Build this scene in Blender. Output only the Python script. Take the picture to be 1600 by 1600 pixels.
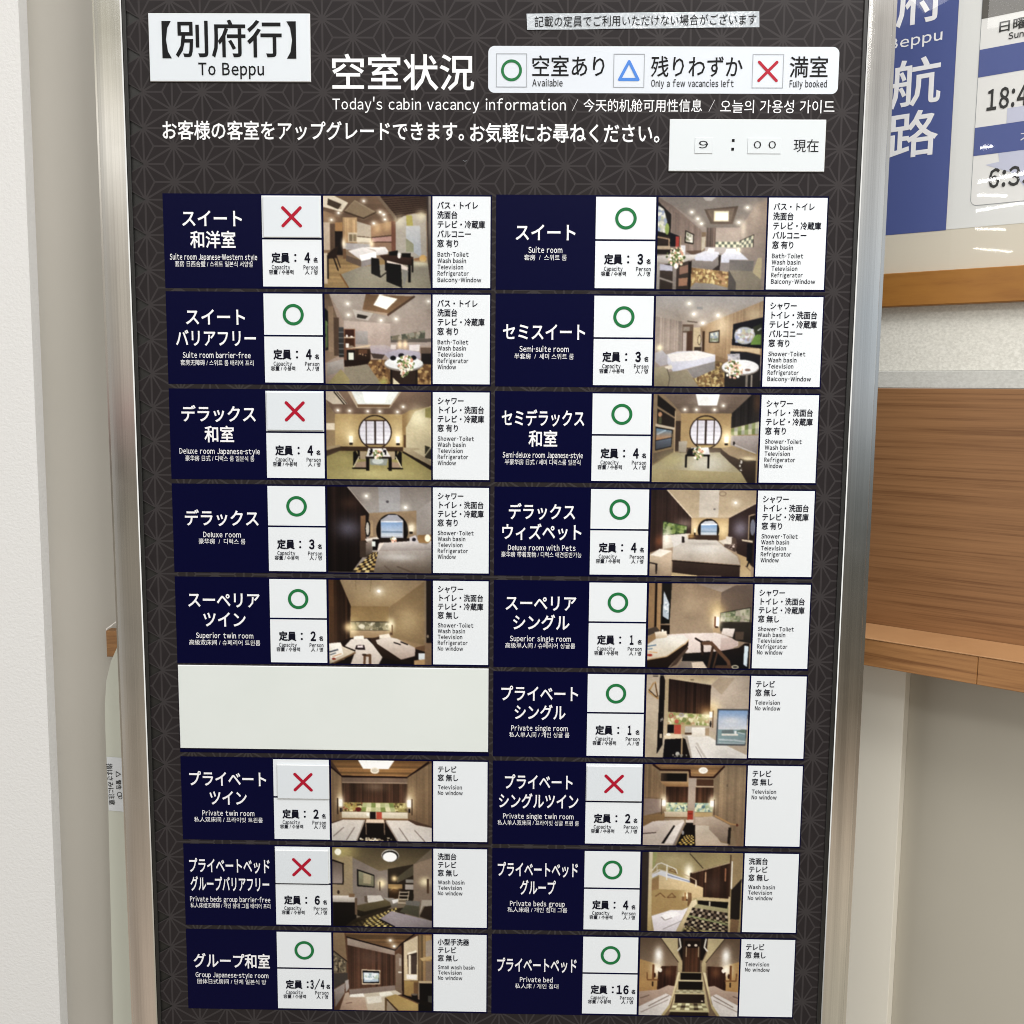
import bpy, bmesh, math, random
import numpy as np
from mathutils import Matrix, Vector
random.seed(4)
for o in list(bpy.data.objects): bpy.data.objects.remove(o)
S = bpy.context.scene
COL = S.collection

# ---------------------------------------------------------------- camera
cam_d = bpy.data.cameras.new('camera'); cam = bpy.data.objects.new('camera', cam_d); COL.objects.link(cam); S.camera = cam
cam_d.sensor_fit = 'HORIZONTAL'; cam_d.sensor_width = 36; cam_d.lens = 36; cam_d.clip_start = .05; cam_d.clip_end = 200
RX, RD, RF = (.99983792, -.00804655, .01610559), (.00991928, .99274834, -.11980126), (-.01502481, .1199416, .99266725)
w3 = lambda v: Vector((v[0], v[2], -v[1]))
ZT = 1.733
m = Matrix.Identity(4)
for i, v in enumerate((w3(RX), -w3(RD), -w3(RF))):
    for r in range(3): m[r][i] = v[r]
m.translation = (.444601, -1.267549, ZT-.2332)
cam.matrix_world = m

# ---------------------------------------------------------------- world: the light of the hall behind the photographer
W = bpy.data.worlds.new('World'); S.world = W; W.use_nodes = True
nt = W.node_tree; nt.nodes.clear(); N = nt.nodes.new; Lk = nt.links.new
tc = N('ShaderNodeTexCoord'); sx = N('ShaderNodeSeparateXYZ'); Lk(tc.outputs['Generated'], sx.inputs[0])
def lin(c):
    return tuple((v/255/12.92 if v/255 < .04045 else ((v/255+.055)/1.055)**2.4) for v in c)
def ramp(stops, k):
    mr = N('ShaderNodeMapRange'); mr.inputs['From Min'].default_value = -1; Lk(sx.outputs['Z'], mr.inputs[0])
    r = N('ShaderNodeValToRGB'); Lk(mr.outputs[0], r.inputs[0]); e = r.color_ramp.elements
    stops = sorted(stops)
    for i, (z, c) in enumerate(stops):
        el = e[i] if i < 2 else e.new(1)
        el.position = (z+1)/2; el.color = tuple(k*v for v in lin(c))+(1,)
    return r
LEFT = [(-1, (130, 120, 108)), (-.5, (165, 150, 135)), (-.3, (150, 140, 126)), (-.235, (126, 120, 110)), (-.17, (136, 128, 116)), (-.10, (112, 107, 96)), (-.06, (100, 96, 88)), (-.03, (150, 120, 116)), (0, (168, 158, 148)), (.06, (170, 164, 152)), (.13, (165, 158, 148)), (.175, (205, 200, 190)), (.205, (244, 240, 232)), (.25, (200, 195, 182)), (.29, (150, 146, 131)), (.35, (172, 169, 156)), (.5, (205, 205, 202)), (1, (225, 225, 222))]
RIGHT = [(-1, (130, 120, 108)), (-.5, (152, 146, 131)), (-.43, (172, 160, 142)), (-.36, (148, 133, 116)), (-.29, (95, 86, 73)), (-.2, (86, 82, 74)), (-.14, (78, 78, 74)), (-.07, (98, 102, 102)), (-.01, (156, 161, 165)), (.07, (158, 166, 173)), (.13, (176, 180, 183)), (.2, (178, 179, 179)), (.26, (162, 160, 156)), (.3, (150, 145, 140)), (.345, (188, 183, 175)), (.5, (205, 205, 205)), (1, (225, 225, 224))]
WK = 1.0
ra, rb = ramp(LEFT, WK), ramp(RIGHT, WK)
mr = N('ShaderNodeMapRange'); mr.inputs['From Min'].default_value = -.25; mr.inputs['From Max'].default_value = .25; Lk(sx.outputs['X'], mr.inputs[0])
mr3 = N('ShaderNodeMapRange'); mr3.inputs['From Min'].default_value = -.5; mr3.inputs['From Max'].default_value = -.42; Lk(sx.outputs['X'], mr3.inputs[0])
mx3 = N('ShaderNodeMix'); mx3.data_type = 'RGBA'; Lk(mr3.outputs[0], mx3.inputs['Factor']); mx3.inputs['A'].default_value = (.30, .29, .27, 1); Lk(ra.outputs[0], mx3.inputs['B'])
mx = N('ShaderNodeMix'); mx.data_type = 'RGBA'; Lk(mr.outputs[0], mx.inputs['Factor']); Lk(mx3.outputs['Result'], mx.inputs['A']); Lk(rb.outputs[0], mx.inputs['B'])
hn = N('ShaderNodeTexNoise'); hn.inputs['Scale'].default_value = 3.2; hn.inputs['Detail'].default_value = 3; hm = N('ShaderNodeMapping'); hm.inputs['Scale'].default_value = (2.2, 2.2, .8); Lk(tc.outputs['Generated'], hm.inputs[0]); Lk(hm.outputs[0], hn.inputs['Vector'])
hr = N('ShaderNodeMapRange'); hr.inputs['From Min'].default_value = .3; hr.inputs['From Max'].default_value = .7; hr.inputs['To Min'].default_value = .68; hr.inputs['To Max'].default_value = 1.32; Lk(hn.outputs[0], hr.inputs[0])
hx_ = N('ShaderNodeMix'); hx_.data_type = 'RGBA'; hx_.blend_type = 'MULTIPLY'; hx_.inputs['Factor'].default_value = 1; hx_.clamp_result = False; Lk(mx.outputs['Result'], hx_.inputs['A']); Lk(hr.outputs[0], hx_.inputs['B'])
ab = N('ShaderNodeMath'); ab.operation = 'ABSOLUTE'; Lk(sx.outputs['X'], ab.inputs[0])
ms = N('ShaderNodeMapRange'); ms.inputs['From Min'].default_value = .82; ms.inputs['From Max'].default_value = .9; Lk(ab.outputs[0], ms.inputs[0])
sd = N('ShaderNodeMix'); sd.data_type = 'RGBA'; Lk(ms.outputs[0], sd.inputs['Factor']); Lk(hx_.outputs['Result'], sd.inputs['A']); sd.inputs['B'].default_value = (.95, .95, .93, 1)  # bright sides added to the hall so the frame's chamfers show light lines
bg = N('ShaderNodeBackground'); bg.inputs['Strength'].default_value = 1.22; Lk(sd.outputs['Result'], bg.inputs['Color'])
wo = N('ShaderNodeOutputWorld'); Lk(bg.outputs[0], wo.inputs[0])

# ---------------------------------------------------------------- lamps: ceiling fittings of the hall
def area(name, loc, sx_, sy_, power, col=(1, .985, .96), rot=(0, 0, 0)):
    d = bpy.data.lights.new(name, 'AREA'); d.shape = 'RECTANGLE'; d.size = sx_; d.size_y = sy_; d.energy = power; d.color = col
    o = bpy.data.objects.new(name, d); COL.objects.link(o); o.location = loc; o.rotation_euler = rot; return o
area('ceiling_lamp', (.1, -2.0, 2.95), 1.3, .7, 9, rot=(math.radians(18), 0, 0))
area('ceiling_lamp', (1.55, -1.5, 3.05), 1.3, .5, 44, rot=(math.radians(24), 0, math.radians(6)))
area('ceiling_lamp', (-.9, -1.75, 3.0), 1.3, .5, 9, rot=(math.radians(18), 0, math.radians(-20)))
area('tube_lamp', (1.14, -3.08, 2.95), .32, .26, 9)
# a receding row of tubes far behind the photographer, mirrored in the acrylic of the framed notice
for k_, (px_, py_, pz_, sl) in enumerate(((-3.761, -3.593, 3.095, 0.16), (-4.507, -4.290, 3.054, 1.20), (-4.928, -4.577, 3.042, 0.30), (-5.163, -4.914, 3.011, 1.30), (-6.051, -5.438, 2.998, 0.42), (-7.217, -6.399, 2.967, 0.55))):
    area('tube_lamp', (px_, py_, pz_), sl, .08, 12*sl, rot=(0, math.radians((4, -7, 8, -5, 8, 8)[k_]), math.radians(-42)))

S.view_settings.view_transform = 'Standard'; S.view_settings.look = 'None'; S.view_settings.gamma = 1; S.view_settings.exposure = .16
S.view_settings.use_curve_mapping = False
S.render.engine = 'CYCLES'
S.cycles.pixel_filter_type = 'BLACKMAN_HARRIS'; S.cycles.filter_width = 1.0; S.cycles.max_bounces = 6; S.cycles.transparent_max_bounces = 8; S.cycles.use_denoising = True; S.cycles.denoiser = 'OPENIMAGEDENOISE'; S.cycles.denoising_input_passes = 'RGB_ALBEDO_NORMAL'; S.cycles.denoising_prefilter = 'ACCURATE'

# ---------------------------------------------------------------- materials
def mat(name, col, rough=.5, metal=0., spec=.5, noise=None, bump=None, coat=0., coat_r=.1):
    """noise=(scale xyz, amount 0..1, dark colour), bump=(scale xyz, strength)"""
    M = bpy.data.materials.new(name); M.use_nodes = True; t = M.node_tree; b = t.nodes['Principled BSDF']
    c = lin(col) if max(col) > 1.5 else col
    b.inputs['Base Color'].default_value = c+(1,); b.inputs['Roughness'].default_value = rough; b.inputs['Metallic'].default_value = metal
    b.inputs['Specular IOR Level'].default_value = spec; b.inputs['Coat Weight'].default_value = coat; b.inputs['Coat Roughness'].default_value = coat_r
    def nz(scale, det=4, rg=.55):
        g = t.nodes.new('ShaderNodeTexCoord'); mp = t.nodes.new('ShaderNodeMapping'); mp.inputs['Scale'].default_value = scale
        t.links.new(g.outputs['Object'], mp.inputs[0]); n = t.nodes.new('ShaderNodeTexNoise'); n.inputs['Scale'].default_value = 1; n.inputs['Detail'].default_value = det; n.inputs['Roughness'].default_value = rg
        t.links.new(mp.outputs[0], n.inputs['Vector']); return n
    if noise:
        n = nz(noise[0]); r = t.nodes.new('ShaderNodeMapRange'); r.inputs['From Min'].default_value = .35; r.inputs['From Max'].default_value = .65; r.inputs['To Max'].default_value = noise[1]
        t.links.new(n.outputs[0], r.inputs[0]); x = t.nodes.new('ShaderNodeMix'); x.data_type = 'RGBA'
        x.inputs['A'].default_value = c+(1,); d = noise[2]; x.inputs['B'].default_value = (lin(d) if max(d) > 1.5 else d)+(1,)
        t.links.new(r.outputs[0], x.inputs['Factor']); t.links.new(x.outputs['Result'], b.inputs['Base Color'])
    if bump:
        n = nz(bump[0], 3); u = t.nodes.new('ShaderNodeBump'); u.inputs['Strength'].default_value = bump[1]; u.inputs['Distance'].default_value = .001
        t.links.new(n.outputs[0], u.inputs['Height']); t.links.new(u.outputs[0], b.inputs['Normal'])
    return M
FILM = dict(rough=.34, spec=.1)
M_dark = mat('film_dark', (.0215, .0180, .0188), noise=((40, 40, 40), .6, (.0255, .0215, .0225)), **FILM)
M_line = mat('film_pattern', (.0425, .0375, .0382), **FILM)
M_navy = mat('print_navy', (.0003, .0007, .0235), **FILM)
M_white = mat('print_white', (.765, .80, .835), noise=((6, 6, 6), .6, (.74, .775, .81)), **FILM)
M_letter = mat('print_letter_white', (.86, .86, .88), **FILM)
M_ink = mat('ink_navy', (.0045, .0048, .013), rough=.4, spec=.1)
M_black = mat('ink_black', (.006, .006, .007), rough=.4, spec=.12)
M_green = mat('ink_green', (.012, .155, .045), rough=.38, spec=.2)
M_blue = mat('ink_blue', (.065, .215, .64), rough=.38, spec=.2)
M_red = mat('ink_red', (.40, .006, .026), rough=.38, spec=.2)
M_grey = mat('ink_grey', (.30, .32, .35), rough=.4)
M_plate = mat('plate_white', (.70, .745, .79), rough=.3, spec=.3, noise=((9, 9, 9), .6, (.67, .715, .76)))
M_cover = mat('plate_offwhite', (.735, .775, .755), rough=.24, noise=((7, 7, 7), .8, (.70, .745, .72)), bump=((14, 14, 14), .15))
M_edge = mat('plate_edge', (.82, .83, .83), rough=.35)
M_tape = mat('tape_film', (.47, .51, .55), rough=.07, spec=.9, bump=((260, 60, 330), .2))
M_steel = mat('brushed_steel', (.76, .75, .73), rough=.13, metal=1., noise=((620, 620, 1.0), .5, (.64, .63, .61)))
t_ = M_steel.node_tree; gg = t_.nodes.new('ShaderNodeTexCoord'); nr = t_.nodes.new('ShaderNodeTexNoise'); nr.inputs['Scale'].default_value = 22; nr.inputs['Detail'].default_value = 5; rr = t_.nodes.new('ShaderNodeMapRange')
rr.inputs['From Min'].default_value = .35; rr.inputs['From Max'].default_value = .7; rr.inputs['To Min'].default_value = .12; rr.inputs['To Max'].default_value = .155
t_.links.new(gg.outputs['Object'], nr.inputs['Vector']); t_.links.new(nr.outputs[0], rr.inputs[0]); t_.links.new(rr.outputs[0], t_.nodes['Principled BSDF'].inputs['Roughness'])
M_gasket = mat('rubber_gasket', (.012, .0115, .010), rough=.5)
M_wallp = mat('wallpaper_white', (.73, .725, .715), rough=.75, bump=((260, 260, 330), .55))
M_jamb = mat('jamb_paint', (.445, .422, .378), rough=.42, noise=((5, 5, 2.2), .8, (.405, .385, .34)), bump=((420, 420, 420), .06))
M_gate = mat('pale_green_panel', (.53, .54, .465), rough=.3)
M_sticker = mat('sticker_white', (.62, .64, .66), rough=.35)
M_raw = mat('raw_wood', (.33, .165, .06), rough=.6, noise=((60, 60, 700), .8, (.21, .10, .035)))
M_torn = mat('torn_edge', (.8, .77, .72), rough=.8)
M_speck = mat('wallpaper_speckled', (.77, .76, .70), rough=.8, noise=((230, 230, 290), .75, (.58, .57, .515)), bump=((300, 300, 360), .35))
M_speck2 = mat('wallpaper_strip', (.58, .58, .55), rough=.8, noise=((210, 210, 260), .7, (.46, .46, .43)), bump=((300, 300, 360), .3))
M_cream = mat('mount_cream', (.66, .61, .505), rough=.5)
M_poster = mat('poster_white', (.72, .73, .715), rough=.5)
M_pblue = mat('poster_blue', (.064, .092, .28), rough=.5)
M_prow = mat('poster_row', (.755, .755, .74), rough=.5)
M_pdark = mat('poster_brown', (.085, .078, .066), rough=.5)
M_plav = mat('poster_lavender', (.53, .55, .68), rough=.5)
M_pink = mat('poster_ink', (.012, .012, .012), rough=.5)
M_beige = mat('cabinet_beige', (.47, .44, .37), rough=.5, noise=((3, 3, 3), .6, (.435, .405, .34)))
M_beige2 = mat('cabinet_beige_lit', (.84, .80, .70), rough=.5)  # paler copy of the cabinet beige: lit leg against shaded recess, put into colour

def wood(name, light, dark, grain=(2.2, 2.2, 55), rough=.45, turn=0.):
    M = bpy.data.materials.new(name); M.use_nodes = True; t = M.node_tree; b = t.nodes['Principled BSDF']; L = t.links.new
    g = t.nodes.new('ShaderNodeTexCoord'); mp = t.nodes.new('ShaderNodeMapping'); mp.inputs['Rotation'].default_value = (0, 0, turn); L(g.outputs['Object'], mp.inputs[0])
    mp2 = t.nodes.new('ShaderNodeMapping'); mp2.inputs['Scale'].default_value = grain; L(mp.outputs[0], mp2.inputs[0])
    n0 = t.nodes.new('ShaderNodeTexNoise'); n0.inputs['Scale'].default_value = 4; n0.inputs['Detail'].default_value = 2; L(mp.outputs[0], n0.inputs['Vector'])
    ad = t.nodes.new('ShaderNodeMix'); ad.data_type = 'VECTOR'; ad.inputs['Factor'].default_value = .93; L(n0.outputs['Color'], ad.inputs['A']); L(mp2.outputs[0], ad.inputs['B'])
    n = t.nodes.new('ShaderNodeTexNoise'); n.inputs['Scale'].default_value = 1.6; n.inputs['Detail'].default_value = 6; n.inputs['Roughness'].default_value = .62; L(ad.outputs['Result'], n.inputs['Vector'])
    r = t.nodes.new('ShaderNodeValToRGB'); L(n.outputs[0], r.inputs[0]); e = r.color_ramp.elements
    e[0].position = .33; e[0].color = dark+(1,); e[1].position = .62; e[1].color = light+(1,); k = e.new(.47); k.color = tuple(.35*a+.65*c for a, c in zip(dark, light))+(1,)
    L(r.outputs[0], b.inputs['Base Color']); b.inputs['Roughness'].default_value = rough
    u = t.nodes.new('ShaderNodeBump'); u.inputs['Strength'].default_value = .12; u.inputs['Distance'].default_value = .001; L(n.outputs[0], u.inputs['Height']); L(u.outputs[0], b.inputs['Normal'])
    return M
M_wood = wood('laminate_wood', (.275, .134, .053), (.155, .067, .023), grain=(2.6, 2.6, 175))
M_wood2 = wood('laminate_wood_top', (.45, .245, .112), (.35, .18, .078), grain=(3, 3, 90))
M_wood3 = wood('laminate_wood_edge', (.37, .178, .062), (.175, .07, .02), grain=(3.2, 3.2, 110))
M_rail = wood('oak_rail', (.335, .145, .024), (.24, .095, .014), grain=(6, 6, 40))

M_acr = bpy.data.materials.new('clear_acrylic'); M_acr.use_nodes = True; t = M_acr.node_tree; t.nodes.clear()
o_ = t.nodes.new('ShaderNodeOutputMaterial'); mxs = t.nodes.new('ShaderNodeMixShader'); tr = t.nodes.new('ShaderNodeBsdfTransparent'); gl = t.nodes.new('ShaderNodeBsdfGlossy'); fr = t.nodes.new('ShaderNodeFresnel')
gl.inputs['Roughness'].default_value = .02; tr.inputs['Color'].default_value = (.99, .99, .99, 1); geo = t.nodes.new('ShaderNodeNewGeometry'); ior = t.nodes.new('ShaderNodeMapRange'); ior.inputs['To Min'].default_value = 1.49; ior.inputs['To Max'].default_value = 1/1.49; t.links.new(geo.outputs['Backfacing'], ior.inputs[0]); t.links.new(ior.outputs[0], fr.inputs['IOR'])
tcn = t.nodes.new('ShaderNodeTexCoord'); nn = t.nodes.new('ShaderNodeTexNoise'); nn.inputs['Scale'].default_value = 9; bu = t.nodes.new('ShaderNodeBump'); bu.inputs['Strength'].default_value = .07; bu.inputs['Distance'].default_value = .002
t.links.new(tcn.outputs['Object'], nn.inputs['Vector']); t.links.new(nn.outputs[0], bu.inputs['Height']); t.links.new(bu.outputs[0], gl.inputs['Normal'])
t.links.new(fr.outputs[0], mxs.inputs[0]); t.links.new(tr.outputs[0], mxs.inputs[1]); t.links.new(gl.outputs[0], mxs.inputs[2]); t.links.new(mxs.outputs[0], o_.inputs[0])

M_photo = bpy.data.materials.new('printed_photograph'); M_photo.use_nodes = True; t = M_photo.node_tree; b_ = t.nodes['Principled BSDF']
at_ = t.nodes.new('ShaderNodeAttribute'); at_.attribute_name = 'ink'; t.links.new(at_.outputs['Color'], b_.inputs['Base Color']); b_.inputs['Roughness'].default_value = .34; b_.inputs['Specular IOR Level'].default_value = .1

# ---------------------------------------------------------------- mesh helpers
def board(x, d, h): return (x/1000, -h/1000, ZT-d/1000)                 # millimetres on the board: right, down, towards the viewer
A_ = math.radians(37.5); CA, SA = math.cos(A_), math.sin(A_)
WS = .95   # the oblique wall stands about .2 m behind the board
def wall(s, d, h):
    s, h, d = s*WS/1000, h*WS/1000, .2332+(d/1000-.2332)*WS
    return (0.90780+s*CA-h*SA, 0.22162-s*SA-h*CA, ZT-d)   # millimetres on the oblique wall
TEXTS = {}; PENDING = []
class MB:
    def __init__(s, fr=board): s.v, s.f, s.m, s.t, s.fr = [], [], [], [], fr
    def face(s, pts, mi=0):
        k = len(s.v); s.v += [s.fr(*p) for p in pts]; s.f.append(tuple(range(k, k+len(pts)))); s.m.append(mi)
    def rect(s, x0, d0, x1, d1, h, mi=0): s.face([(x0, d0, h), (x0, d1, h), (x1, d1, h), (x1, d0, h)], mi)
    def box(s, x0, d0, x1, d1, h0, h1, mi=0, ch=0., em=None):
        em = mi if em is None else em; a = [(x0, d0), (x0, d1), (x1, d1), (x1, d0)]; b = [(x0+ch, d0+ch), (x0+ch, d1-ch), (x1-ch, d1-ch), (x1-ch, d0+ch)]
        s.solid(a, b, h0, h1, ch, mi, em)
    def solid(s, a, b, h0, h1, ch, mi=0, em=0):
        n = len(a); k = len(s.v)
        s.v += [s.fr(x, d, h0) for x, d in a]+[s.fr(x, d, h1-ch) for x, d in a]
        if ch: s.v += [s.fr(x, d, h1) for x, d in b]
        rings = [k, k+n]+([k+2*n] if ch else [])
        for p, q in zip(rings[:-1], rings[1:]):
            for i in range(n): j = (i+1) % n; s.f.append((p+i, p+j, q+j, q+i)); s.m.append(em)
        s.f.append(tuple(range(rings[-1], rings[-1]+n))); s.m.append(mi); s.f.append(tuple(range(k+n-1, k-1, -1))); s.m.append(em)
    def poly(s, pts, h, mi=0): s.face([(x, d, h) for x, d in pts], mi)
    def rrect(s, x0, d0, x1, d1, r, h, mi=0): s.poly(rpath(x0, d0, x1, d1, r), h, mi)
    def frame_line(s, x0, d0, x1, d1, w, h, mi=0):
        s.rect(x0, d0, x1, d0+w, h, mi); s.rect(x0, d1-w, x1, d1, h, mi); s.rect(x0, d0+w, x0+w, d1-w, h, mi); s.rect(x1-w, d0+w, x1, d1-w, h, mi)
    def ring(s, x, d, ro, ri, h, mi=0, n=56):
        for i in range(n):
            a, b = 2*math.pi*i/n, 2*math.pi*(i+1)/n
            s.face([(x+r*math.cos(q), d+r*math.sin(q), h) for r, q in ((ri, a), (ro, a), (ro, b), (ri, b))], mi)
    def cross(s, x, d, half, w, h, mi=0):
        pts = []; L = half*math.sqrt(2)-w/2
        for k in range(4):
            a = math.pi/4+k*math.pi/2; c, q = math.cos(a), math.sin(a)
            pts.append((x+w/2*c*math.sqrt(2)*math.cos(math.pi/4)+w/2*q, d+w/2*q-w/2*c))
            for i in range(9):
                b = a-math.pi/2+math.pi*i/8; pts.append((x+L*c+w/2*math.cos(b), d+L*q+w/2*math.sin(b)))
        s.poly(pts, h, mi)
    def tri(s, x, d0, d1, half, w, h, mi=0):
        V = [(x, d0), (x+half, d1), (x-half, d1)]; cx, cd = x, (d0+2*d1)/3; out, inn = [], []
        for k in range(3):
            p, c, q = V[k-1], V[k], V[(k+1) % 3]
            n1 = math.atan2(-(c[0]-p[0]), c[1]-p[1]); n2 = math.atan2(-(q[0]-c[0]), q[1]-c[1])
            if math.cos(n1)*(c[0]-cx)+math.sin(n1)*(c[1]-cd) < 0: n1 += math.pi
            if math.cos(n2)*(c[0]-cx)+math.sin(n2)*(c[1]-cd) < 0: n2 += math.pi
            while n2-n1 > math.pi: n2 -= 2*math.pi
            while n2-n1 < -math.pi: n2 += 2*math.pi
            for i in range(6):
                b = n1+(n2-n1)*i/5; out.append((c[0]+w/2*math.cos(b), c[1]+w/2*math.sin(b)))
                l = math.hypot(c[0]-cx, c[1]-cd); k2 = w/2/math.sin(math.radians(29)); inn.append((c[0]-(c[0]-cx)/l*k2, c[1]-(c[1]-cd)/l*k2))
        for i in range(18):
            j = (i+1) % 18; a = [out[i], out[j], inn[j], inn[i]]
            if inn[i] == inn[j]: a = a[:3]
            s.poly(a, h, mi)
    def text(s, body, x0, x1, yc, em, h, mi=0, bold=0., xs=None, al='fit', rot=0.):
        """fit: ink runs from x0 to x1; l / c: natural width times xs from / about x0. yc = middle of the capitals or kanji"""
        s.t.append((body, x0, x1, yc, em, h, mi, bold, xs, al, rot))
        for k in (wide(body) if latin(body) else [body]): TEXTS[(k, bold)] = None
    def build(s, name, mats, parent=None):
        me = bpy.data.meshes.new(name); o = bpy.data.objects.new(name, me); COL.objects.link(o)
        if parent: o.parent = parent
        for q in (mats if isinstance(mats, (list, tuple)) else [mats]): me.materials.append(q)
        PENDING.append((s, me)); return o
def rpath(x0, d0, x1, d1, r, n=7):
    P = []
    for cx, cd, a0 in ((x1-r, d1-r, 0), (x0+r, d1-r, 90), (x0+r, d0+r, 180), (x1-r, d0+r, 270)):
        for i in range(n+1):
            a = math.radians(a0+90*i/n); P.append((cx+r*math.cos(a), cd+r*math.sin(a)))
    return P
def latin(b): return all(ord(c) < 128 or c == '・' for c in b)
def wide(b): return ['l' if c == 'l' else chr(ord(c)+0xfee0) if '!' <= c <= '~' else ('･' if c == '・' else c) for c in b]
def layout(body, bold):
    """geometry of a string; latin strings are set from the full-width forms with even gaps"""
    if not latin(body): return TEXTS[(body, bold)]
    V, F, x, n = [], [], 0., 0
    for c in wide(body):
        v, f = TEXTS[(c, bold)]
        if not len(v): x += .40; continue
        lo, hi = v[:, 0].min(), v[:, 0].max(); g = .17 if c == '･' else .085 if c in 'ｉlｆｔｒｊ１＇' else .062
        w = v.copy(); q = .36 if c == '－' else 1.; w[:, 0] = (w[:, 0]-lo)*q+x+g; hi = lo+(hi-lo)*q; V.append(w); F += [tuple(n+i for i in p) for p in f]; n += len(v); x += hi-lo+2*g
    return np.concatenate(V), F
def is_cjk(b): return any(ord(c) > 0x2e00 for c in b)
def flush():
    tmp = []
    for key in TEXTS:
        c = bpy.data.curves.new('t', 'FONT'); c.body = key[0]; c.size = 1; c.resolution_u = 2; c.fill_mode = 'FRONT'; c.bevel_depth = key[1]; c.bevel_resolution = 0
        o = bpy.data.objects.new('t', c); COL.objects.link(o); tmp.append((key, o))
    dg = bpy.context.evaluated_depsgraph_get(); dg.update()
    for key, o in tmp:
        me = bpy.data.meshes.new_from_object(o.evaluated_get(dg))
        v = np.zeros(len(me.vertices)*3); me.vertices.foreach_get('co', v)
        TEXTS[key] = (v.reshape(-1, 3), [tuple(p.vertices) for p in me.polygons]); bpy.data.meshes.remove(me)
    for key, o in tmp:
        c = o.data; bpy.data.objects.remove(o); bpy.data.curves.remove(c)
    for mb, me in PENDING:
        for body, x0, x1, yc, em, h, mi, bold, xs, al, rot in mb.t:
            v, f = layout(body, bold)
            lo, hi = v[:, 0].min(), v[:, 0].max()
            if al == 'fit': k = (x1-x0)/(hi-lo); X = x0+(v[:, 0]-lo)*k
            elif al == 'l': X = x0+v[:, 0]*em*xs
            else: X = x0+(v[:, 0]-(lo+hi)/2)*em*xs
            D = yc+(.38 if is_cjk(body) else .365)*em-v[:, 1]*em
            if rot:
                cx, c_, s_ = (X.min()+X.max())/2, math.cos(rot), math.sin(rot); dx, dd = X-cx, D-yc; X = cx+dx*c_-dd*s_; D = yc+dx*s_+dd*c_
            b0 = len(mb.v); mb.v += [mb.fr(x, d, h+z*em*.1) for x, d, z in zip(X, D, v[:, 2])]
            mb.f += [tuple(b0+i for i in p) for p in f]; mb.m += [mi]*len(f)
        me.from_pydata(mb.v, [], mb.f); me.polygons.foreach_set('material_index', np.array(mb.m, dtype=np.int32)); me.update()
def empty(name, loc):
    o = bpy.data.objects.new(name, None); COL.objects.link(o); o.empty_display_size = .05; return o
def tag(o, label, cat=None, group=None, kind=None):
    if label: o['label'] = label
    if cat: o['category'] = cat
    if group: o['group'] = group
    if kind: o['kind'] = kind
    return o

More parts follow.
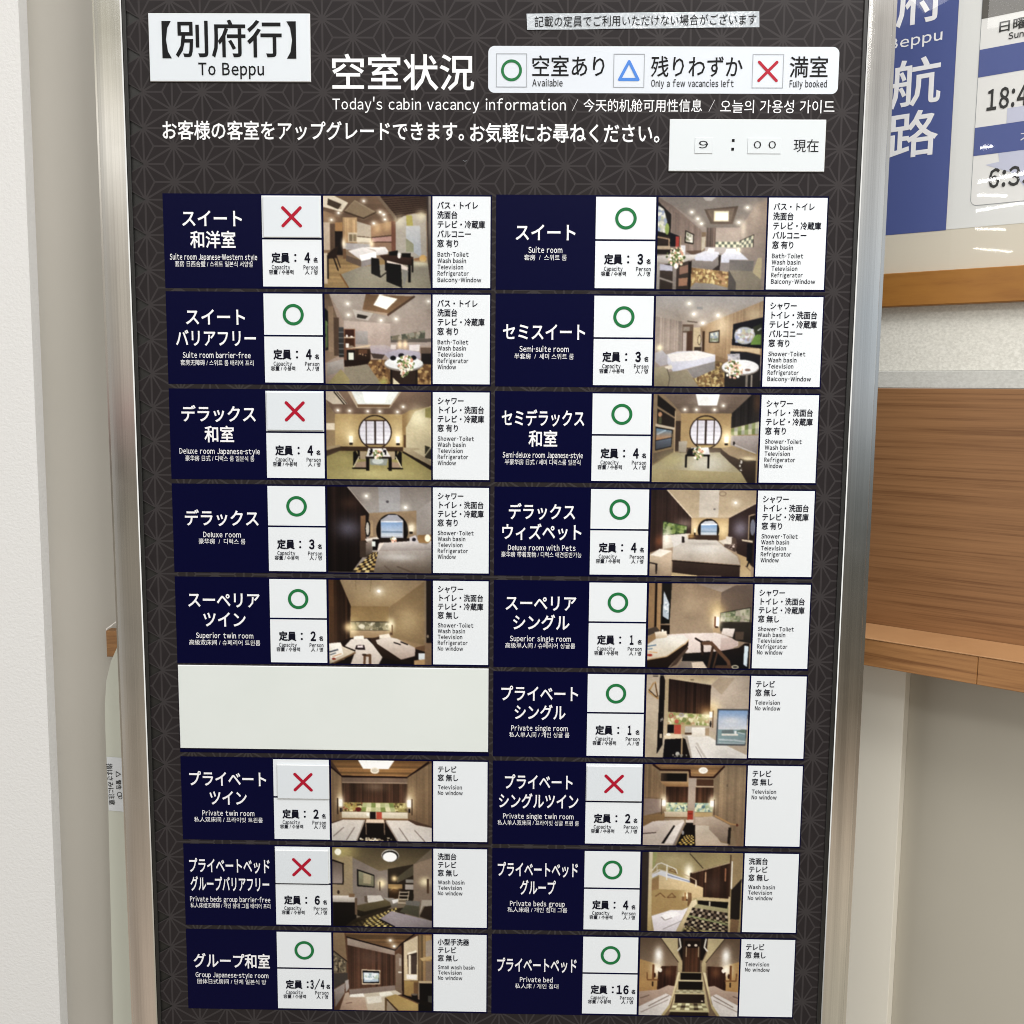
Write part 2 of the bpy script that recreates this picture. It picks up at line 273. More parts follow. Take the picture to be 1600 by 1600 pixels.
# ---------------------------------------------------------------- printed room photographs
# each picture is drawn as flat printed artwork (polygons, ellipses, grain) on a small grid of coloured faces
GW, GH = 162, 136
def hx(c):
    if isinstance(c, str): return np.array([int(c[i:i+2], 16) for i in (0, 2, 4)], float)
    return np.array(c, float)
class Pic:
    def __init__(s, x0, y0, x1, y1, c='888888', seed=1):
        s.W, s.H = GW*2, GH*2
        s.r = (x0, y0, x1, y1)
        gx = x0+(np.arange(s.W)+.5)/s.W*(x1-x0); gy = y0+(np.arange(s.H)+.5)/s.H*(y1-y0)
        s.X, s.Y = np.meshgrid(gx, gy)
        s.im = np.ones((s.H, s.W, 3))*hx(c); s.rg = np.random.RandomState(seed)
    def mask(s, p):
        m = np.zeros(s.X.shape, bool); n = len(p)
        for i in range(n):
            ax, ay = p[i]; bx, by = p[(i+1) % n]
            if ay == by: continue
            k = ((ay > s.Y) != (by > s.Y)) & (s.X < (bx-ax)*(s.Y-ay)/(by-ay)+ax)
            m ^= k
        return m
    def fill(s, m, c, c2=None, d='v', a=1.):
        if not m.any(): return
        c = hx(c)
        if c2 is None: col = c
        else:
            q = (s.Y if d == 'v' else s.X)[m]; t = ((q-q.min())/max(1e-6, np.ptp(q)))[:, None]
            col = c*(1-t)+hx(c2)*t
        s.im[m] = s.im[m]*(1-a)+col*a
    def p(s, pts, c, c2=None, d='v', a=1.): s.fill(s.mask(pts), c, c2, d, a)
    def b(s, x0, y0, x1, y1, c, c2=None, d='v', a=1.): s.p([(x0, y0), (x1, y0), (x1, y1), (x0, y1)], c, c2, d, a)
    def e(s, x, y, rx, ry, c, a=1.): s.fill(((s.X-x)/rx)**2+((s.Y-y)/ry)**2 < 1, c, a=a)
    def ring(s, x, y, rx, ry, w, c, y1=9e9):
        q = ((s.X-x)/rx)**2+((s.Y-y)/ry)**2; q2 = ((s.X-x)/(rx-w))**2+((s.Y-y)/(ry-w))**2
        s.fill((q < 1) & (q2 > 1) & (s.Y < y1), c)
    def l(s, pts, w, c, a=1.):
        for (ax, ay), (bx, by) in zip(pts[:-1], pts[1:]):
            dx, dy = bx-ax, by-ay; L = max(1e-6, dx*dx+dy*dy)
            t = np.clip(((s.X-ax)*dx+(s.Y-ay)*dy)/L, 0, 1)
            s.fill((s.X-ax-t*dx)**2+(s.Y-ay-t*dy)**2 < (w/2)**2, c, a=a)
    def g(s, x, y, rx, ry, c, a=1.):
        k = (np.exp(-((s.X-x)/rx)**2-((s.Y-y)/ry)**2)*a)[..., None]; s.im = s.im*(1-k)+hx(c)*k
    def grain(s, pts, amt=.12, d='v', n=60):
        m = s.mask(pts); q = s.X if d == 'v' else s.Y
        tab = s.rg.rand(400); o = s.rg.rand(400)
        i = (q/1600*n*2).astype(int) % 400; j = (q/1600*n*.55).astype(int) % 400
        f = 1+amt*((tab[i]-.5)+(o[j]-.5)); s.im[m] *= f[m][:, None]
    def blob(s, pts, cols, n, r0, r1, a=1.):
        m = s.mask(pts); 
        if not m.any(): return
        x, y = s.X[m], s.Y[m]
        for k in range(n):
            i = s.rg.randint(len(x)); rx, ry = s.rg.uniform(r0, r1, 2)
            s.fill(m & (((s.X-x[i])/rx)**2+((s.Y-y[i])/ry)**2 < 1), cols[s.rg.randint(len(cols))], a=a)
    def quad(s, q, nx, ny, f):
        P = [np.array(v, float) for v in q]
        B = lambda u, v: tuple((P[0]*(1-u)+P[1]*u)*(1-v)+(P[3]*(1-u)+P[2]*u)*v)
        for i in range(nx):
            for j in range(ny):
                c = f(i, j)
                if c: s.p([B(i/nx, j/ny), B((i+1)/nx, j/ny), B((i+1)/nx, (j+1)/ny), B(i/nx, (j+1)/ny)], c)
    def weave(s, q, nx, ny, dk, lt):
        s.p(q, dk); s.quad(q, nx, ny, lambda i, j: lt[(i*7+j*3) % len(lt)] if (i+j) % 2 else None)
    def flowers(s, x, y, rx, ry, n=70):
        cols = ['e9e4cf', 'd9d3b0', '8f9c66', '6a7a45', 'e8b9a4', 'f3efe2', '4f5c38', 'c98f78']
        for k in range(n):
            a, r = s.rg.uniform(0, 6.28), s.rg.rand()**.6
            s.e(x+rx*r*math.cos(a), y+ry*r*math.sin(a), s.rg.uniform(9, 22), s.rg.uniform(9, 20), cols[s.rg.randint(8)])
    def lamps(s, pts, r=18, c='fff6e4'):
        for x, y in pts: s.g(x, y, r*2.2, r*1.8, c, .55); s.e(x, y, r*.8, r*.65, 'fffdf4')
    def out(s):
        a = s.im.copy()
        for ax in (0, 1): a = (np.roll(a, 1, ax)+2*a+np.roll(a, -1, ax))/4 if ax else np.concatenate([a[:1], (a[:-2]+2*a[1:-1]+a[2:])/4, a[-1:]])
        a[:, 0] = a[:, 1]; a[:, -1] = a[:, -2]
        a = a.reshape(GH, 2, GW, 2, 3).mean((1, 3))
        for n, amp in ((5, .07), (13, .025), (40, .016), (90, .035)):
            g = s.rg.rand(n+2, n+2)-.5; u = np.linspace(0, n, GW); v = np.linspace(0, n, GH); i, j = u.astype(int), v.astype(int); fu, fv = u-i, (v-j)[:, None]
            q = (g[j][:, i]*(1-fu)+g[j][:, i+1]*fu)*(1-fv)+(g[j+1][:, i]*(1-fu)+g[j+1][:, i+1]*fu)*fv
            a = a*(1+2*amp*q)[..., None]
        x = np.linspace(-1, 1, GW); y = np.linspace(-1, 1, GH)[:, None]; a = a*(1.05-.16*(x*x*.5+y*y*.5))[..., None]
        a = a+s.rg.normal(0, 2.0, a.shape)
        return np.clip(a, 0, 255)/255

def pic_L1():
    P = Pic(45, 38, 1530, 1300, '8a7560', 1)
    P.p([(45,38),(1530,38),(1040,400),(700,440),(310,330),(45,240)], '7d6550', '6b5443'); P.grain([(45,38),(900,38),(1030,360),(700,440),(45,260)], .1, 'h', 40)
    P.p([(480,90),(790,265),(600,365),(330,250)], '9a8870'); P.p([(480,110),(745,265),(600,335),(350,245)], '8f7c63'); P.l([(340,255),(600,345),(770,262)], 22, '53402f')
    P.p([(830,38),(1480,38),(1470,270),(1250,270),(1040,360)], '3b2a22'); 
    for k in range(9): P.l([(860+k*18,70+k*30),(1470,30+k*27)], 9, '6d5645')
    P.l([(800,38),(1040,330),(1040,400)], 40, '7b6a58')
    P.p([(45,38),(200,38),(390,130),(300,255),(45,190)], 'd9cbb4'); P.p([(110,75),(300,150),(250,220),(100,160)], '3c2f25')
    for k in range(4): P.l([(112,92+k*22),(290,152+k*20)], 7, '77654f')
    P.p([(45,240),(310,330),(310,870),(45,900)], '9c8064', '7d634c', 'h'); P.b(45,400,130,780,'c7b19b'); P.b(130,420,200,820,'6b5442'); P.b(200,520,305,850,'241b18'); P.b(205,400,305,520,'a98255')
    P.b(310,330,510,680,'b99a74','a68662'); P.grain([(310,330),(510,370),(510,670),(310,680)], .2)
    P.b(385,540,510,670,'c6b59a'); P.b(400,560,445,660,'7f7059'); P.b(455,560,500,660,'8a7a61')
    P.p([(510,385),(700,440),(700,740),(510,690)], 'b3a695', 'a99a86'); P.b(510,590,700,670,'d0c4ac'); P.l([(510,590),(700,605)], 12, '5d4b3b')
    P.p([(700,440),(1040,370),(1040,820),(700,760)], '9d7a5a', '8f7562'); P.g(790,470,60,80,'d3b084',.7); P.g(930,440,60,80,'d3b084',.7)
    P.p([(720,610),(1030,580),(1030,660),(720,670)], 'b08a80'); P.l([(710,605),(1035,570)], 14, '4c382c'); P.l([(710,670),(1035,665)], 14, '5a4333'); P.b(985,380,1045,800,'7b5240')
    P.p([(1045,400),(1150,310),(1300,275),(1465,300),(1475,940),(1045,830)], 'aca294', '9d978d'); P.g(1100,380,70,80,'d8cfb4',.7); P.g(1400,300,70,70,'e5dab8',.8)
    P.p([(1190,300),(1270,300),(1285,440),(1195,440)], 'a79d58'); P.p([(1185,440),(1380,440),(1400,880),(1290,800),(1280,680),(1185,610)], 'b4b4b4', '9a9fa6'); P.p([(1185,610),(1290,690),(1290,800),(1185,800)], '8a8a72')
    P.p([(1300,890),(1470,860),(1470,950),(1300,930)], '8f6a4a'); P.e(1420,890,50,50,'c79f62')
    P.p([(45,860),(720,900),(1300,930),(1490,960),(1530,1300),(45,1300)], '8f7650', 'a98d62'); P.grain([(45,860),(600,900),(400,1300),(45,1300)], .18, 'h', 30)
    P.p([(550,1010),(1300,930),(1490,960),(1530,1300),(380,1300),(270,1120)], '8e887c', '97907d'); P.l([(270,1120),(380,1300)], 20, '8a6238'); P.g(1380,960,150,40,'d6cfb0',.8)
    P.p([(310,680),(700,700),(700,760),(310,780)], 'a49e9c'); P.p([(380,790),(590,740),(760,790),(770,880),(560,920)], 'e0dad6', 'bdb6b4'); P.p([(600,740),(900,735),(940,790),(930,830),(780,850),(760,780)], 'e8e2df', 'c4bebc')
    P.p([(540,850),(770,800),(775,885),(560,930)], 'eeece9'); P.p([(350,850),(560,920),(560,1010),(350,930)], '6a594c'); P.p([(560,930),(780,880),(700,980),(565,1010)], '8c8583')
    P.g(320,690,30,70,'ffeccb',.9); P.g(710,690,30,50,'ffe6bd',.9); P.b(310,760,350,900,'7b5c40')
    P.p([(100,830),(230,720),(245,720),(220,890),(110,900)], '35251d'); P.l([(180,890),(240,1060)], 18, '2b1e18'); P.l([(220,870),(270,1020)], 14, '3a2a20'); P.b(45,820,90,1250,'d9c7ad','cfb89b'); P.b(85,850,110,1180,'2b1f19')
    P.p([(810,850),(1010,830),(1290,870),(1260,990),(1120,970),(900,930)], '4a3026', '35231d'); P.b(1215,980,1250,1220,'1a1413'); P.b(1262,900,1285,1080,'1f1716'); P.b(895,920,915,1060,'201614')
    P.p([(950,800),(1070,780),(1070,850),(950,850)], '161314'); P.p([(1120,820),(1250,815),(1250,880),(1130,870)], '15130f'); P.e(1090,850,25,40,'d8d4cf')
    P.p([(920,920),(1120,970),(1220,1020),(1200,1060),(920,960)], 'd6c7bc'); P.p([(700,880),(810,900),(830,1160),(700,1100)], '191717', '242121'); P.p([(910,950),(1115,980),(1130,1300),(910,1210)], '151414', '1e1c1c'); P.l([(830,1150),(920,1080)], 14, '221c19'); P.p([(1130,1040),(1220,1060),(1200,1150),(1150,1290)], '8a8781')
    P.p([(1470,38),(1530,38),(1530,1300),(1490,960)], '4a3d38'); P.b(1500,40,1530,960,'9b9289','51473f'); P.lamps([(605,105),(830,255),(880,290),(895,355),(255,270),(155,365),(740,410)], 20)
    return P
def pic_L2():
    P = Pic(65, 65, 1545, 1280, 'a08d80', 2)
    P.p([(65,65),(1545,65),(1545,260),(980,460),(330,420),(130,65)], 'aca197', '998c82'); P.p([(640,65),(1310,90),(950,350),(590,275)], '7d6248', '8a6c4e'); P.p([(590,270),(950,320),(950,355),(590,290)], 'a8917c'); P.l([(950,340),(1310,95)], 30, '5a4434')
    P.p([(830,70),(1080,125),(925,270),(745,210)], 'fbf8ea'); P.p([(455,270),(740,320),(670,420),(500,390)], 'b9b0a6'); P.p([(520,330),(670,360),(630,400),(510,380)], '3b342e')
    P.p([(330,420),(980,460),(980,780),(690,780),(330,780)], 'b7a69b', 'a8968c'); P.p([(980,460),(1545,250),(1545,760),(980,760)], '9e9086', 'a3958c')
    P.p([(985,630),(1465,545),(1465,660),(985,690)], '6a665c'); P.blob([(985,630),(1465,545),(1465,650),(985,680)], ['8d8b7c','7c7462','a29788','585b4d'], 40, 20, 45); P.p([(985,690),(1545,655),(1545,705),(985,715)], '665e56')
    P.p([(65,65),(130,65),(250,420),(250,900),(65,1000)], '6f5b49', '937c66'); P.p([(65,250),(110,300),(105,820),(75,830)], '1d1d1a'); P.p([(75,420),(100,440),(95,780),(78,800)], '6f8a52'); P.b(110,230,185,850,'8b745d','9a836b'); P.b(190,380,260,900,'5f4a3b'); P.b(258,510,325,920,'4a4b4c','33312f')
    for k in range(5): P.l([(258,580+k*75),(325,580+k*75)], 9, '8b8c8a')
    P.b(325,535,485,1000,'8a6047','6e4a38'); P.b(345,545,470,640,'4b2c22'); P.b(345,660,470,790,'50301f'); P.b(330,640,480,660,'cbb49a'); P.e(370,630,14,18,'f2ece3'); P.e(435,636,18,10,'e9e2d8'); P.b(355,730,400,790,'ece6de'); P.e(430,780,40,22,'8d7b6b')
    P.b(490,560,665,745,'a29b97','8f8985'); P.p([(490,780),(700,745),(700,775),(340,810)], 'd0b798'); P.b(365,820,480,965,'1b1715'); P.b(390,855,462,955,'d8dccb'); P.b(485,800,700,1000,'46301f','2b1d17'); P.b(530,810,655,870,'6a4a34'); P.blob([(530,870),(655,870),(655,900),(530,900)], ['d8b48c','3a2820'], 16, 8, 16); P.p([(330,960),(660,950),(660,1020),(330,1050)], '2c1d16')
    P.p([(690,760),(900,745),(1050,800),(1045,860),(900,890),(800,900),(700,850)], 'b0a2a0', 'a196a3'); P.p([(700,860),(900,880),(860,940),(740,930)], '51433c'); P.b(985,745,1055,800,'d2c6c0'); P.g(1110,740,30,55,'ffdcae',.95); P.g(1185,740,30,55,'ffdcae',.95)
    P.p([(890,870),(1100,800),(1390,840),(1400,930),(1000,980)], 'aaa3b1', 'a09aa6'); P.p([(1240,745),(1390,740),(1380,830),(1240,820)], 'd0c6c4'); P.b(1410,850,1545,1020,'2a2321'); P.b(1400,780,1545,860,'6d5a4c')
    P.p([(700,950),(980,950),(1545,1010),(1545,1280),(830,1280),(660,1010)], '6e4f34', '8a6a44'); P.blob([(700,950),(980,950),(1545,1010),(1545,1280),(830,1280),(660,1010)], ['b08e5c','7d5a38','c6a871','5a3c28','9c7a50'], 220, 10, 34, .85)
    P.p([(330,1060),(650,1010),(850,1280),(330,1280)], '8d8472', '958b78'); P.p([(90,1000),(320,940),(320,1090),(90,1180)], 'a7a09b', '8f867d'); P.p([(90,1280),(280,1080),(400,1220),(400,1280)], '9c8f66', 'a2966c'); P.g(880,1250,60,40,'b8bd6a',.8)
    P.b(975,1080,1000,1280,'241c18'); P.p([(1000,1090),(1330,1090),(1330,1280),(1000,1280)], '3d2d24'); P.b(1325,1080,1360,1280,'2e231d'); P.p([(1010,1190),(1110,1280),(1010,1280)], 'd8cba8'); P.e(1165,1010,275,95,'8f867e'); P.e(1165,995,268,85,'dfe2e2'); P.g(1080,960,100,40,'ffffff',.5)
    for x, y in ((1015,925),(1130,890),(1300,920)): P.e(x, y, 42, 32, '1b1a22')
    P.flowers(1190,1010,115,115,110); P.flowers(1160,1140,60,40,24); P.lamps([(385,195),(395,345),(1060,395),(1510,155),(850,415)], 22)
    return P
def shoji(P, cx, cy, r, y0, y1, fr='2a1d16'):
    P.e(cx, cy, r, r, fr); P.e(cx, cy, r*.93, r*.93, 'a8905f'); m = (((P.X-cx)/(r*.93))**2+((P.Y-cy)/(r*.93))**2 < 1) & (P.Y > y0) & (P.Y < y1)
    P.fill(m, 'cfcbd6', 'dedee6'); 
    for k in range(6): P.fill(m & (np.abs(P.Y-(y0+40+k*(y1-y0)/6)) < 10), 'bdb9c4', a=.5)
    for x, w in ((cx-r*.52, 7), (cx, 12), (cx+r*.52, 7)): P.fill(m & (np.abs(P.X-x) < w), '3d2f28')
    P.l([(cx-r*.62,y0),(cx+r*.62,y0)], 16, '4b372a'); P.l([(cx-r*.62,y1),(cx+r*.62,y1)], 18, '4b372a')
def pic_L3():
    P = Pic(100, 80, 1550, 1270, 'ab9468', 3)
    P.p([(100,80),(1550,80),(1550,270),(1150,380),(200,380),(100,200)], '8a7361', '6e5848'); P.p([(400,80),(1140,80),(980,300),(530,300)], 'b6a48c'); P.p([(450,80),(1110,80),(990,255),(540,250)], 'dfe3dd'); P.p([(600,80),(960,80),(910,230),(640,230)], 'f7fbf6'); P.p([(530,250),(990,250),(970,290),(540,290)], '7d6248')
    P.p([(100,80),(270,80),(400,250),(190,250),(100,190)], 'c5b7a2'); P.l([(215,90),(350,250)], 16, '2f2620'); P.l([(250,90),(385,245)], 12, '4c4038')
    P.p([(100,220),(220,380),(230,830),(100,850)], '7f6a50', '998463'); P.b(105,510,215,600,'d2c4ad'); P.b(220,380,1150,830,'a98f62','b59c6d'); P.g(400,600,150,170,'cbb486',.6); P.g(1080,600,120,170,'cbb486',.6)
    P.p([(1150,390),(1250,330),(1550,270),(1550,1040),(1150,850)], '8d7048', '9c8459'); P.p([(1200,560),(1330,340),(1550,265),(1550,1060),(1200,840)], 'bfb18a', 'b5a98c'); P.g(1370,420,130,140,'efe6be',.8); P.p([(1470,300),(1550,280),(1550,430),(1470,420)], '9c945c'); P.p([(1465,800),(1550,830),(1550,990),(1465,970)], '3b382a'); P.l([(1470,930),(1545,830)], 14, 'b6ab8e'); P.b(1170,660,1200,840,'5b4028')
    shoji(P, 775, 625, 232, 468, 795)
    P.b(220,825,1160,890,'4a3524'); P.p([(100,880),(300,820),(300,880),(100,960)], '4a382a'); P.p([(100,830),(290,800),(290,830),(100,870)], '9d8a6c')
    P.p([(100,960),(280,885),(1160,885),(1550,1130),(1550,1270),(100,1270)], '8b8052', 'a29764'); P.g(800,1200,500,80,'c3b884',.6); P.g(300,1000,160,80,'a79c68',.5)
    P.p([(1160,880),(1550,1080),(1550,1140),(1150,900)], '2a2018'); P.p([(1170,830),(1390,840),(1390,860),(1300,870),(1550,1010),(1550,1075),(1170,880)], 'a59679', '8d8069')
    for sx in (1, -1):
        f = lambda x: 805+sx*(x-805)
        P.p([(f(465),900),(f(500),880),(f(545),960),(f(500),1060),(f(470),1120)], '17130f'); P.p([(f(530),870),(f(560),880),(f(560),1000),(f(535),960)], '1a1511'); P.p([(f(560),890),(f(650),890),(f(640),1000),(f(560),990)], 'a08e75'); P.p([(f(510),1040),(f(650),1025),(f(650),1110),(f(490),1110)], '9c8672'); P.l([(f(460),1120),(f(660),1120)], 20, '1b1510'); P.l([(f(470),1105),(f(550),960)], 12, 'd8cba9')
    P.p([(680,845),(920,845),(990,965),(645,965)], 'dcd8d3', 'c4bfbb'); P.b(640,960,1000,985,'241a16'); P.b(645,980,690,1150,'1a1412'); P.b(960,980,1005,1150,'1a1412'); P.p([(700,985),(950,985),(930,1080),(700,1070)], '8c9088'); P.e(810,1020,80,40,'b9bfb9'); P.flowers(805,930,70,60,50); P.blob([(690,850),(740,850),(740,950),(690,950)], ['15131a'], 6, 12, 22); P.blob([(870,850),(930,850),(930,950),(870,950)], ['15131a'], 6, 12, 22)
    for x in (440, 1090): P.g(x,700,60,80,'ffe9b4',.8); P.b(x-28,680,x+28,770,'fff7e0'); P.b(x-24,770,x+24,800,'2c2118')
    P.lamps([(425,340),(675,345),(840,345),(1085,350),(1165,280),(262,335)], 20)
    return P
def pic_L4():
    P = Pic(115, 60, 1550, 1215, '9b8f86', 4)
    P.p([(400,60),(1550,60),(1550,240),(1340,370),(680,410)], '8e857e', '9a948f'); P.p([(820,60),(1120,60),(1120,390),(830,400)], 'a2a4aa', a=.5); P.p([(1340,375),(1550,240),(1550,800),(1340,740)], 'a19a95', '8d847e'); P.p([(680,410),(1345,370),(1345,740),(690,760)], '9b8468', '8f7a62')
    P.p([(115,60),(390,60),(690,410),(690,450),(640,830),(600,1000),(440,1210),(115,1210)], '2b1d19', '1b1211'); P.grain([(115,60),(390,60),(690,410),(600,800),(440,1210),(115,1210)], .35, 'v', 50); P.g(400,620,180,140,'6b6878',.75); P.g(420,280,130,90,'4e362b',.7); P.l([(395,62),(690,410)], 10, 'b9aca2')
    P.e(1010,640,222,225,'17110f'); P.p([(850,500),(960,430),(1080,430),(1165,510),(1165,740),(850,740)], '9c9da6'); P.p([(855,530),(1150,530),(1150,720),(860,720)], '7c9ac6', 'b9bfc8'); P.b(858,650,1150,672,'6f8299'); P.l([(860,525),(1150,520)], 16, 'dfe3ea'); P.b(800,745,1260,810,'2a1d18')
    P.p([(570,450),(640,440),(640,780),(570,780)], '8b6b4d', '6d4f39'); P.e(672,620,38,110,'15110f'); P.e(668,620,24,88,'b9b3a8'); P.b(705,510,745,720,'a98f70'); P.p([(630,760),(800,730),(830,755),(650,790)], 'cfc5ba'); P.p([(560,780),(640,790),(720,830),(720,1000),(560,1010)], '4a3a30'); P.p([(640,810),(730,800),(730,950),(640,980)], '8d8076', '5c4f46'); P.b(735,760,830,910,'14100f'); P.b(725,790,775,860,'cfd6cf')
    P.g(1280,600,50,60,'fff0cf',.95); P.b(1245,575,1300,650,'efe0c4'); P.b(1250,655,1295,685,'221a16'); P.p([(1360,700),(1550,690),(1550,810),(1360,800)], '8a6a44','a28052'); P.e(1500,740,40,50,'fff3d4'); P.p([(1250,730),(1330,700),(1380,800),(1250,800)], 'b9b2b4'); P.e(1310,760,28,24,'23202a')
    P.p([(830,810),(1280,780),(1480,830),(1550,770),(1550,910),(820,910)], 'c6bdb9', '9c928d'); P.p([(800,920),(1550,900),(1550,1215),(740,1215),(750,1050)], 'aca39c', '6e6052'); P.g(1100,1000,250,50,'c9c5c2',.7); P.l([(1080,1130),(1300,1210)], 20, '5a4a3e', .6); P.l([(900,1120),(1000,1200)], 18, '665649', .6)
    P.p([(820,820),(900,800),(830,910),(800,920)], 'd6c8bc'); P.weave([(740,935),(810,935),(745,1210),(435,1210)], 5, 9, '2f231c', ['d8bd7c','b8985a','e2cb92']); P.flowers(1025,765,40,28,22); P.lamps([(655,182),(1195,330)], 24); P.e(945,255,20,18,'565358')
    return P
def pic_L5():
    P = Pic(135, 92, 1550, 1225, '9c8260', 5)
    P.p([(290,92),(1460,92),(960,460),(440,440)], '9a8568', '98805c'); P.g(830,250,330,160,'b9a585',.5); P.l([(505,92),(515,220)], 6, '83704f'); P.l([(725,92),(705,250)], 6, '83704f'); P.b(440,440,965,800,'8d744d','a88f62'); P.p([(960,460),(1460,100),(1460,960),(1010,860)], '8a7352', '8d7654'); P.g(1220,640,190,190,'b9a27c',.7)
    P.p([(135,92),(290,92),(440,440),(420,930),(140,980)], '3e281a', '4c3425'); P.grain([(135,92),(290,92),(440,440),(420,930),(140,980)], .4, 'v', 60); P.b(140,92,205,930,'6a472c','59402b'); P.g(400,730,60,60,'f2d4a0',.8)
    P.b(440,650,970,765,'8f8768'); P.blob([(440,655),(970,655),(970,765),(440,765)], ['c4b89a','a59a7c','6d6850','d8cfb5','857d62'], 60, 18, 50); P.l([(440,652),(970,652)], 10, '4b4434'); P.l([(440,765),(970,765)], 8, '5d543f'); P.b(440,770,960,880,'b09675','9c8160'); P.g(460,740,60,90,'ffe7b0',.7); P.g(990,690,50,80,'fff0c8',.95); P.b(1000,690,1016,830,'7d6142'); P.g(990,810,14,20,'40291e',.9)
    P.p([(140,980),(430,870),(800,870),(1330,1000),(1460,1000),(1460,1225),(135,1225)], '2c1f1a', '1d1411'); P.p([(700,880),(830,850),(900,930),(1300,1225),(830,1130)], '4a3427','241812')
    P.p([(440,890),(660,880),(740,960),(870,1130),(820,1225),(430,1225),(500,1040),(350,985)], 'd9cec3', 'cbbcb0'); P.p([(480,850),(610,840),(620,885),(470,890)], 'efe6d8'); P.p([(780,900),(950,850),(1080,880),(1330,1000),(1320,1110),(1130,1160),(800,950)], 'dccfc2', 'b39e91'); P.p([(830,830),(960,810),(990,855),(830,880)], 'e6d9c6')
    P.p([(510,970),(620,965),(635,1035),(490,1030)], '2b1c20'); P.p([(530,975),(600,972),(605,1005),(520,1005)], 'dccdcb'); P.l([(1035,930),(1120,955)], 16, '221a1a'); P.l([(1130,920),(1220,955)], 16, '221a1a'); P.p([(1330,990),(1460,960),(1460,1050),(1320,1010)], '7a5a3f'); P.b(1370,1070,1460,1160,'d7dde0'); P.p([(1310,1170),(1460,1150),(1460,1225),(1310,1225)], 'b7946a')
    P.p([(140,960),(290,935),(320,990),(495,1060),(330,1170),(140,1225)], 'd8c9b3', 'c9b79d'); P.p([(140,950),(290,935),(330,1100),(145,1180)], 'efe9dd'); P.l([(145,1065),(250,1035)], 18, '3d4658'); P.l([(150,1105),(220,1080)], 12, '4c5566'); P.l([(180,1130),(300,1090)], 10, 'd0905a'); P.e(195,1160,28,14,'a33a2a'); P.l([(200,1215),(490,1075)], 22, '7a5c3e'); P.l([(620,1225),(625,1110),(700,1105),(700,1225)], 34, '6f5038'); P.l([(600,1100),(640,1100)], 22, '3a2619')
    P.b(1455,92,1482,960,'8d7a62'); P.b(1480,92,1550,930,'2d2320','241b18'); P.b(1460,930,1550,1225,'8a7056'); P.e(1500,840,16,22,'8d7d6a'); P.lamps([(828,238)], 30)
    return P
def wallp(P, q, **k): P.p(q, '8d7558', '7d654b', **k); P.grain(q, .14, 'v', 70)
def pic_L7():
    P = Pic(155, 92, 1545, 1190, '5a4232', 7)
    P.p([(155,92),(1545,92),(1210,310),(310,310)], '8a653c', '9a7347'); P.grain([(155,92),(1545,92),(1210,310),(310,310)], .25, 'h', 60); P.p([(530,92),(1030,92),(950,205),(600,205)], 'fdfdfb'); P.e(760,228,62,42,'efe3cf'); P.e(760,228,45,26,'cfc2ae'); P.l([(155,190),(300,312),(1210,318),(1500,110)], 26, '2a1715')
    P.b(305,325,1210,400,'7d6858'); P.b(305,385,1210,402,'a08a75'); P.b(305,402,1210,665,'4a3426','55392a'); P.grain([(305,402),(1210,402),(1210,665),(305,665)], .4, 'v', 80); P.g(760,450,140,60,'85705c',.7)
    wallp(P, [(155,200),(300,320),(300,900),(155,940)]); wallp(P, [(1210,320),(1545,110),(1545,980),(1210,880)]); P.g(270,600,60,160,'e2c69a',.5); P.g(1260,600,80,170,'e2c69a',.5)
    P.b(320,665,1200,790,'9b9058'); P.quad([(590,668),(1010,668),(1050,790),(560,790)], 7, 2, lambda i, j: ['a9ad7a','d2cba0','7f8b4f','b9b98c'][(i*3+j*2) % 4]); P.blob([(320,670),(590,670),(560,788),(320,788)], ['b6a66a','7d6c3c','8a3a2e','d0c389','5a4a2c','a88f50'], 60, 10, 26); P.blob([(1020,670),(1200,670),(1200,788),(1040,788)], ['b6a66a','8a7a44','d0c389','6a5a34'], 36, 10, 24); P.e(530,760,40,30,'6b1f1e')
    P.b(295,795,1215,880,'d8ccb6','c2b49b'); P.l([(295,890),(1215,890)], 18, '8a6a48'); P.b(685,790,770,890,'1e1618'); P.b(775,795,855,890,'b8503c'); P.e(660,830,20,26,'efe4d2')
    P.p([(155,960),(310,905),(610,905),(500,1190),(155,1190)], 'cfc4b9', 'd5cdc5'); P.p([(910,905),(1220,905),(1330,965),(1545,1000),(1545,1190),(1070,1190)], 'cfc4b9', 'd5cdc5'); P.l([(610,910),(500,1190)], 18, 'a89b90'); P.l([(915,920),(1075,1190)], 18, 'a89b90')
    for a in ([(320,1010),(180,1130)],[(470,1010),(360,1180)],[(1095,1010),(1220,1190)],[(1310,1040),(1450,1190)]): P.l(a, 14, '8d8079')
    P.p([(615,940),(900,940),(1060,1190),(510,1190)], '1c1512'); P.p([(640,895),(880,895),(890,945),(625,945)], 'd9bfa6'); P.l([(630,950),(635,1100)], 14, '8d7560'); P.l([(885,950),(890,1100)], 14, '8d7560'); P.blob([(540,1140),(990,1140),(990,1188),(540,1188)], ['cdbb9c','8f7f6a','e6dcc6'], 24, 10, 22)
    for x, s in ((280,1),(1232,-1)): P.g(x,660,45,80,'fff2d6',.95); P.b(x-24,625,x+24,720,'fff8ea'); P.b(x-s*40-8,610,x-s*40+8,830,'3d2a1f'); P.b(x-10,740,x+16,800,'241a18')
    return P
